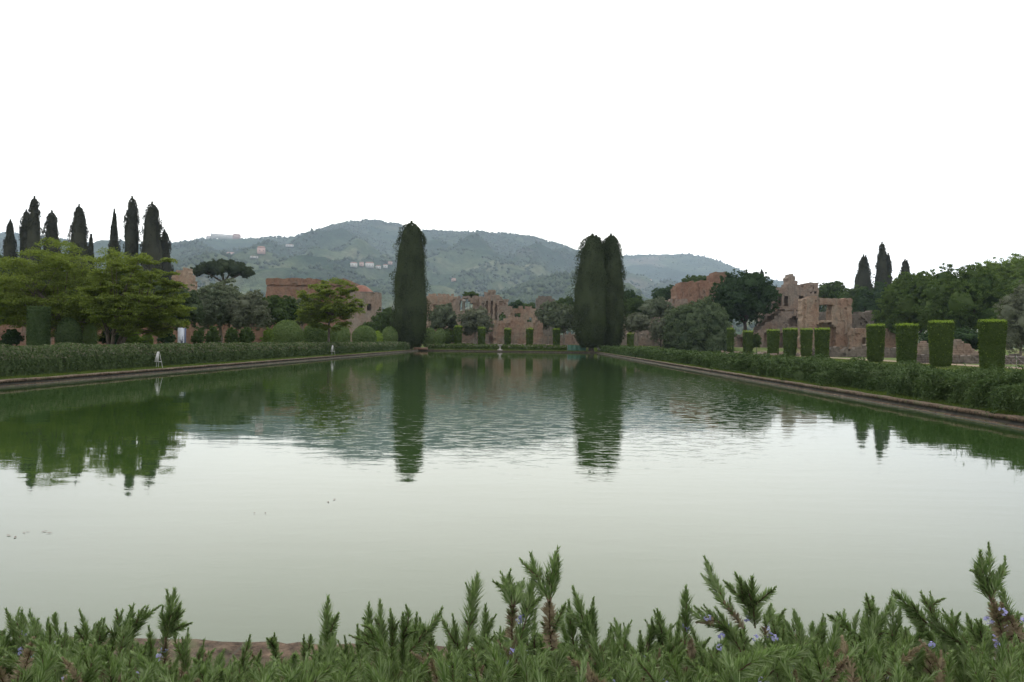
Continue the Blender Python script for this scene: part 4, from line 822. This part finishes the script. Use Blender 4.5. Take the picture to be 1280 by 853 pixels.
p = at(721, HY, 113); t = empty('tarpaulin_fence', (p[0], p[1], gz(p)), 'green tarpaulin screen left of the foot of the cypress pair', 'screen', rz=YAW)
tp = MB(); xs = np.linspace(-1.35, 1.35, 28); rz_ = np.random.default_rng(3)
fold = .05 * np.sin(xs * 9) ; V = np.array([[x, f, z] for x, f in zip(xs, fold) for z in (.02, .93)] + [[x, f + .03, z] for x, f in zip(xs, fold) for z in (.02, .93)])
n2 = len(xs) * 2; Q = [[2 * i, 2 * i + 2, 2 * i + 3, 2 * i + 1] for i in range(27)] + [[n2 + 2 * i + 1, n2 + 2 * i + 3, n2 + 2 * i + 2, n2 + 2 * i] for i in range(27)] + [[2 * i + 1, 2 * i + 3, n2 + 2 * i + 3, n2 + 2 * i + 1] for i in range(27)]
tp.add(V, Q).build('sheet', M['tarp'], t)
for x in (-1.38, 0, 1.38): MB().tube([(x, .09, 0), (x, .09, 1.0)], [.03, .03], 6).build('post', M['metal'], t)
p = at(752, HY, 116.5); o = MB().box((0, 0, .45), (1.1, .6, .9), 0, .03).build('stone_block', M['stone'], None, (p[0], p[1], gz(p))); tag(o, 'pale stone block between the trunks of the cypress pair', 'stone block')
p = at(759, HY, 113.2); o = MB().box((0, 0, .10), (2.2, 1.0, .2), 0, .02).build('stone_slab', M['tuff_slab'], None, (p[0], p[1], gz(p))); tag(o, 'brown slab lying right of the cypress pair trunks', 'slab')
p = at(526, HY, 112.6); o = MB().box((0, 0, .16), (2.0, 1.1, .3), 0, .03).build('brick_step', M['tuff_slab'], None, (p[0], p[1], gz(p))); tag(o, 'brown brick step at the far left corner of the pool', 'step')
# metal railing at the right edge
p0 = at(1256, HY, 54); p1 = at(1340, HY, 47); dv = (p1 - p0); Lr = np.linalg.norm(dv[:2]); t = empty('railing', (p0[0], p0[1], .17), 'thin metal railing with crossed bars at the right edge', 'railing', rz=math.atan2(dv[1], dv[0]))
for z in (.06, .78): MB().tube([(0, 0, z), (Lr, 0, z)], [.016, .016], 6).build('rail', M['metal'], t)
nb = max(2, int(Lr / 1.3)); 
for i in range(nb + 1): MB().tube([(i * Lr / nb, 0, 0), (i * Lr / nb, 0, .85)], [.02, .02], 6).build('post', M['metal'], t)
for i in range(nb):
    a, b = i * Lr / nb, (i + 1) * Lr / nb
    MB().tube([(a, .02, .06), (b, .02, .78)], [.01, .01], 5).tube([(a, -.02, .78), (b, -.02, .06)], [.01, .01], 5).build('brace', M['metal'], t)
# ------------------------------------------------------------------ foreground rosemary
class Bush:
    def __init__(s): s.n = MB(); s.d = MB(); s.t = MB(); s.f = MB()
RR = np.random.default_rng(2024)
def needles(P, T, Ln, Wd, r, ang):
    """needles at points P around axis directions T"""
    n = len(P); q = r.normal(size=(n, 3)); q -= (q * T).sum(1)[:, None] * T; q /= np.linalg.norm(q, axis=1)[:, None]
    dr = T * np.cos(ang)[:, None] + q * np.sin(ang)[:, None]; side = np.cross(dr, T); side /= np.linalg.norm(side, axis=1)[:, None] + 1e-9
    tip = P + dr * Ln[:, None] + q * 0 + T * (Ln * .12)[:, None]; mid = P + dr * (Ln * .5)[:, None]
    keel = np.cross(side, dr) * (Wd * .35)[:, None]
    V = np.stack([P, mid - side * (Wd / 2)[:, None] + keel, tip, mid + side * (Wd / 2)[:, None] + keel], 1)
    m = n; base = np.arange(m) * 4; T1 = np.c_[base, base + 1, base + 2]; T2 = np.c_[base, base + 2, base + 3]
    return V.reshape(-1, 3), np.r_[T1, T2]
def sprig(B, base, tip, bend=.1, nl=.021, dens=1.0, dry=0.0, r=None, flowers=0, thick=1.0):
    r = r or RR; base = np.array(base, float); tip = np.array(tip, float); L0 = np.linalg.norm(tip - base)
    side = r.normal(size=3) * bend * L0; side[2] *= .3; mid = (base + tip) / 2 + side
    n = max(20, int(L0 / .00050 * dens)); t = np.sort(r.random(n)); tt = t[:, None]
    C = lambda a: (1 - a) ** 2 * base + 2 * a * (1 - a) * mid + a ** 2 * tip
    P = C(tt); T = 2 * (1 - tt) * (mid - base) + 2 * tt * (tip - mid); T /= np.linalg.norm(T, axis=1)[:, None]
    Ln = nl * 1.1 * thick * np.clip((1.04 - t) * L0 / (nl * 2.2), .35, 1) * r.uniform(.75, 1.2, n); ang = (.45 + .35 * np.clip((1 - t) * 1.5, 0, 1)) * r.uniform(.75, 1.3, n)
    isd = t < dry
    if (~isd).any(): 
        V, F_ = needles(P[~isd], T[~isd], Ln[~isd], np.full((~isd).sum(), .0027), r, ang[~isd]); B.n.add(V, None, F_)
    if isd.any():
        k = isd; V, F_ = needles(P[k], T[k], Ln[k] * .62, np.full(k.sum(), .0042), r, ang[k] * 1.5); B.d.add(V, None, F_)
    a = np.linspace(0, 1, 7)[:, None]; B.t.tube(C(a), np.linspace(.0020, .0006, 7), 5)
    for _ in range(flowers):
        c = C(np.array([[r.uniform(.05, max(dry, .5))]]))[0] + r.normal(size=3) * .012
        m = 9; d = sphere_dirs(m, r); B.f.add(*leaves(c + d * .006, d, np.full(m, .0085), .75, r, .5))
# labels: one bush for each stretch of the hedge
BL = [(-140, 130, 'rosemary bush at the left edge with lilac flowers'), (130, 300, 'rosemary bush with a lone leaning sprig before the bare coping'), (300, 440, 'low rosemary bush with one thick upright sprig'), (440, 562, 'pale rosemary bush with five short even sprigs'),
      (562, 705, 'tallest rosemary bush with a forked sprig on a brown stem'), (705, 845, 'dense rosemary bush right of the forked sprig'), (845, 1010, 'rosemary bush with arching brown twigs and lilac flowers'), (1010, 1180, 'rosemary bush with a long sprig slanting to the left'), (1180, 1420, 'rosemary bush at the right edge with a tall branching sprig')]
B = [Bush() for _ in BL]
def which(px):
    for i, (a, b, _) in enumerate(BL):
        if a <= px < b: return i
    return 0 if px < 0 else len(BL) - 1
# (tip px, tip py, base px, base py, distance, dry share, flowers, thickness, side shoots)
HS = [(8, 763, 18, 830, 1.6, 0, 0, 1, 1), (27, 764, 24, 835, 1.6, 0, 0, 1, 1), (47, 776, 28, 830, 1.6, 0, 2, 1, 1), (62, 782, 58, 830, 1.7, 0, 3, .9, 0), (82, 781, 76, 835, 1.7, 0, 0, .9, 0), (100, 764, 108, 828, 1.7, 0, 0, .9, 0), (118, 782, 112, 835, 1.7, 0, 0, .9, 1),
 (167, 757, 150, 815, 1.6, .15, 0, 1, 2), (184, 759, 158, 806, 1.6, 0, 0, 1, 1), (153, 764, 138, 820, 1.6, 0, 0, 1, 1), (130, 775, 120, 825, 1.6, 0, 0, 1, 1), (218, 739, 207, 800, 1.55, 0, 0, 1.3, 1), (225, 757, 207, 800, 1.55, 0, 0, 1.1, 0), (207, 800, 205, 840, 1.55, 1, 2, 1.1, 0),
 (186, 796, 190, 840, 1.7, 0, 0, .9, 0), (228, 798, 232, 845, 1.7, 0, 0, .9, 1), (255, 801, 245, 840, 1.7, 0, 0, .9, 1), (305, 812, 300, 850, 1.8, 0, 0, .8, 1), (343, 792, 346, 840, 1.9, 0, 0, .8, 0), (380, 794, 382, 840, 1.9, 0, 0, .8, 0), (401, 800, 402, 845, 1.9, 0, 0, .8, 0),
 (410, 749, 416, 838, 1.6, 0, 0, 1.25, 0), (431, 797, 432, 850, 1.7, 0, 0, .9, 1), (447, 783, 456, 840, 1.7, 0, 0, 1, 0), (461, 755, 474, 835, 1.65, 0, 0, 1.05, 1), (475, 752, 480, 835, 1.65, 0, 0, 1.1, 1), (488, 766, 490, 830, 1.65, 0, 0, 1, 0), (504, 768, 503, 830, 1.65, 0, 0, 1, 0), (521, 768, 517, 830, 1.7, 0, 0, 1, 0), (552, 762, 512, 815, 1.6, 0, 0, 1.05, 1), (539, 790, 535, 840, 1.8, 0, 0, .9, 0),
 (566, 770, 576, 835, 1.7, 0, 0, .95, 0), (597, 719, 583, 812, 1.5, 0, 0, 1.35, 1), (607, 758, 601, 830, 1.6, 0, 0, 1.1, 0), (628, 724, 641, 758, 1.5, 0, 0, 1.1, 0), (637, 725, 642, 758, 1.5, 0, 0, 1.1, 0), (647, 730, 643, 758, 1.5, 0, 0, 1.1, 0), (642, 745, 640, 800, 1.5, 1, 0, 1.2, 0),
 (664, 694, 686, 752, 1.45, 0, 0, 1.15, 1), (697, 687, 688, 752, 1.45, 0, 0, 1.2, 1), (687, 748, 690, 812, 1.45, 1, 0, 1.5, 0), (666, 724, 648, 805, 1.45, 0, 2, 1.5, 2), (646, 795, 645, 850, 1.45, 1, 5, 1.8, 0), (669, 768, 668, 830, 1.55, 0, 1, 1.0, 0),
 (711, 753, 720, 820, 1.6, 0, 0, 1.1, 0), (717, 737, 738, 810, 1.6, 0, 0, 1.2, 2), (741, 757, 742, 825, 1.6, 0, 0, 1.2, 0), (765, 790, 760, 845, 1.7, 0, 0, 1, 1), (782, 798, 785, 850, 1.8, 0, 0, 1, 1), (800, 790, 800, 850, 1.7, .4, 1, 1, 0), (822, 764, 829, 830, 1.65, 0, 0, 1.1, 1), (815, 775, 803, 830, 1.65, 0, 1, 1, 0), (838, 783, 835, 840, 1.7, .3, 0, 1, 0),
 (857, 735, 856, 805, 1.6, 0, 2, 1.15, 0), (891, 722, 906, 755, 1.55, 0, 0, 1.05, 1), (902, 748, 930, 786, 1.55, 1, 0, 1.1, 0), (920, 719, 938, 775, 1.55, 0, 0, 1.2, 1), (940, 723, 944, 785, 1.55, 0, 2, 1.25, 1), (963, 757, 956, 800, 1.6, .3, 3, 1.1, 0), (896, 762, 926, 815, 1.6, 0, 2, 1.1, 1), (871, 778, 893, 776, 1.6, 1, 1, .9, 0), (893, 776, 922, 800, 1.6, 1, 1, .9, 0),
 (980, 782, 978, 835, 1.8, 0, 2, .9, 0), (999, 774, 1004, 830, 1.8, 0, 0, .95, 1), (1028, 776, 1030, 830, 1.85, 0, 0, .95, 1), (1050, 768, 1058, 830, 1.8, 0, 0, 1, 1), (1091, 748, 1098, 815, 1.65, 0, 0, 1.15, 1), (1083, 763, 1090, 830, 1.65, 0, 0, 1.1, 0), (1118, 741, 1165, 785, 1.5, 0, 0, 1.25, 1), (1152, 743, 1178, 785, 1.5, 0, 0, 1.1, 1), (1165, 783, 1215, 812, 1.5, 0, 0, 1.4, 2), (1135, 765, 1168, 805, 1.55, 0, 0, 1, 1), (1190, 766, 1200, 810, 1.55, 0, 0, 1, 1),
 (1226, 691, 1240, 755, 1.45, 0, 0, 1.25, 1), (1220, 712, 1236, 745, 1.45, 0, 0, 1, 0), (1251, 712, 1241, 750, 1.45, 0, 0, 1, 0), (1240, 748, 1262, 830, 1.45, 1, 4, 1.5, 0), (1252, 756, 1275, 800, 1.45, 1, 3, 1.3, 0), (1226, 777, 1232, 830, 1.5, 0, 0, 1.1, 0), (1272, 770, 1278, 830, 1.5, .7, 3, 1.3, 0)]
for (a, b, c, d, D, dry, fl, th, sh) in HS:
    Bq = B[which(c)]; r = RR; D2 = D + r.uniform(-.05, .05); tip, base = at(a, b, D), at(c, d, D2)
    sprig(Bq, base, tip, .05, dry=dry, flowers=fl, thick=th, dens=1.25)
    for k in range(sh + 2):
        u = r.uniform(.15, .6); q = base * (1 - u) + tip * u; dirv = (tip - base) / np.linalg.norm(tip - base) + r.normal(size=3) * .38; dirv[2] = abs(dirv[2])
        sprig(Bq, q, q + dirv * r.uniform(.03, .055), .1, nl=.018, dens=1.1, dry=.0 if dry < 1 else 0)
# woody branch from the ground up to each, then dense filling growth
env = [(-140, 800), (0, 800), (30, 797), (80, 800), (110, 798), (160, 800), (190, 812), (215, 819), (260, 818), (300, 824), (340, 820), (400, 812), (430, 810), (470, 800), (550, 806), (600, 798), (650, 792), (700, 800), (760, 800), (800, 808), (850, 800), (900, 812), (950, 796), (1000, 796), (1060, 794), (1120, 790), (1200, 788), (1280, 782), (1420, 790)]
ex, ey = np.array(env).T
r = RR
for k in range(1150):
    D = r.uniform(1.15, 2.3); px = r.uniform(-140, 1420); e = np.interp(px, ex, ey) + abs(r.normal()) * 24 + (1.9 - D) * 22 * (D < 1.9) - 6; py = e + r.uniform(-8, 6)
    if py > 900: py = r.uniform(830, 900)
    tip = at(px, py, D); L0 = r.uniform(.09, .22); dirv = np.array([r.normal() * .55, r.normal() * .4, 1.0]); dirv /= np.linalg.norm(dirv); base = tip - dirv * L0
    Bq = B[which(px)]; dry = r.choice([0, 0, 0, .4, 1.0], p=[.45, .2, .13, .14, .08])
    sprig(Bq, base, tip, .1, nl=r.uniform(.015, .023), dry=dry, flowers=int(r.random() < .09) * 4, dens=1.15, thick=r.uniform(.8, 1.3))
    if k % 6 == 0:
        g = np.array([base[0] * .9, base[1] + r.uniform(-.1, .2), .18]); m_ = (base + g) / 2 + np.array([r.normal() * .06, r.normal() * .06, 0]); a = np.linspace(0, 1, 8)[:, None]
        Bq.t.tube((1 - a) ** 2 * g + 2 * a * (1 - a) * m_ + a ** 2 * base, np.linspace(.009, .003, 8), 6)
for k in range(110):       # taller shoots standing over the mass
    px = r.uniform(-100, 1400)
    if 225 < px < 405: continue
    D = r.uniform(1.5, 2.2); py = np.interp(px, ex, ey) - r.uniform(0, 34); tip = at(px, py, D); dirv = np.array([r.normal() * .35, r.normal() * .3, 1.0]); dirv /= np.linalg.norm(dirv)
    base = tip - dirv * r.uniform(.14, .24); sprig(B[which(px)], base, tip, .12, nl=r.uniform(.018, .023), dry=r.choice([0, 0, .35]), dens=1.15, thick=r.uniform(.9, 1.3), flowers=int(r.random() < .2) * 3)
    for _ in range(2):
        u = r.uniform(.3, .8); q = base * (1 - u) + tip * u; d2 = dirv + r.normal(size=3) * .45; sprig(B[which(px)], q, q + d2 * r.uniform(.03, .06), .1, nl=.017, dens=1.1)
for k in range(420):       # coarse lower growth inside the bushes
    D = r.uniform(1.2, 2.75); px = r.uniform(-140, 1420); z = r.uniform(.33, .62); p = at(px, HY, D); tip = np.array([p[0], p[1], z])
    lim = np.interp(px, ex, ey) + 8; zmax = CAMZ + (hor(px) - lim) * D / F
    if tip[2] > zmax: tip[2] = zmax
    if tip[2] < .30: continue
    base = tip - np.array([r.normal() * .05, r.normal() * .05, min(.15, tip[2] - .26)]); sprig(B[which(px)], base, tip, .1, nl=.026, dens=.6, dry=r.choice([0, .5, 1.0], p=[.6, .2, .2]), thick=1.2)
for i, (a, b, lb) in enumerate(BL):
    p = at((a + b) / 2, HY, 1.9); o = empty('rosemary_bush', (p[0], p[1], .17), lb, 'rosemary bush', 'rosemary bushes along the near edge')
    off = np.array([p[0], p[1], .17])
    for mb, nm, mt in ((B[i].n, 'needles', 'rosemary'), (B[i].d, 'dry_needles', 'rosemary_dry'), (B[i].t, 'stems', 'twig'), (B[i].f, 'flowers', 'flower')):
        if mb.V:
            mb.V = [v - off for v in mb.V]; mb.build(nm, M[mt], o)
# ------------------------------------------------------------------ haze
hm = mat('haze_air'); t = NT(hm); v = t.n('ShaderNodeVolumePrincipled', {'Color': (.66, .82, 1.0, 1), 'Density': .000125, 'Anisotropy': .2})
t.out(None, v.outputs[0])
hz = MB().box((-500, 2750, 300 - 15), (9800, 5800, 610)).build('haze', hm); hz['kind'] = 'stuff'
print('faces', sum(len(o.data.polygons) for o in sc.objects if o.type == 'MESH'))
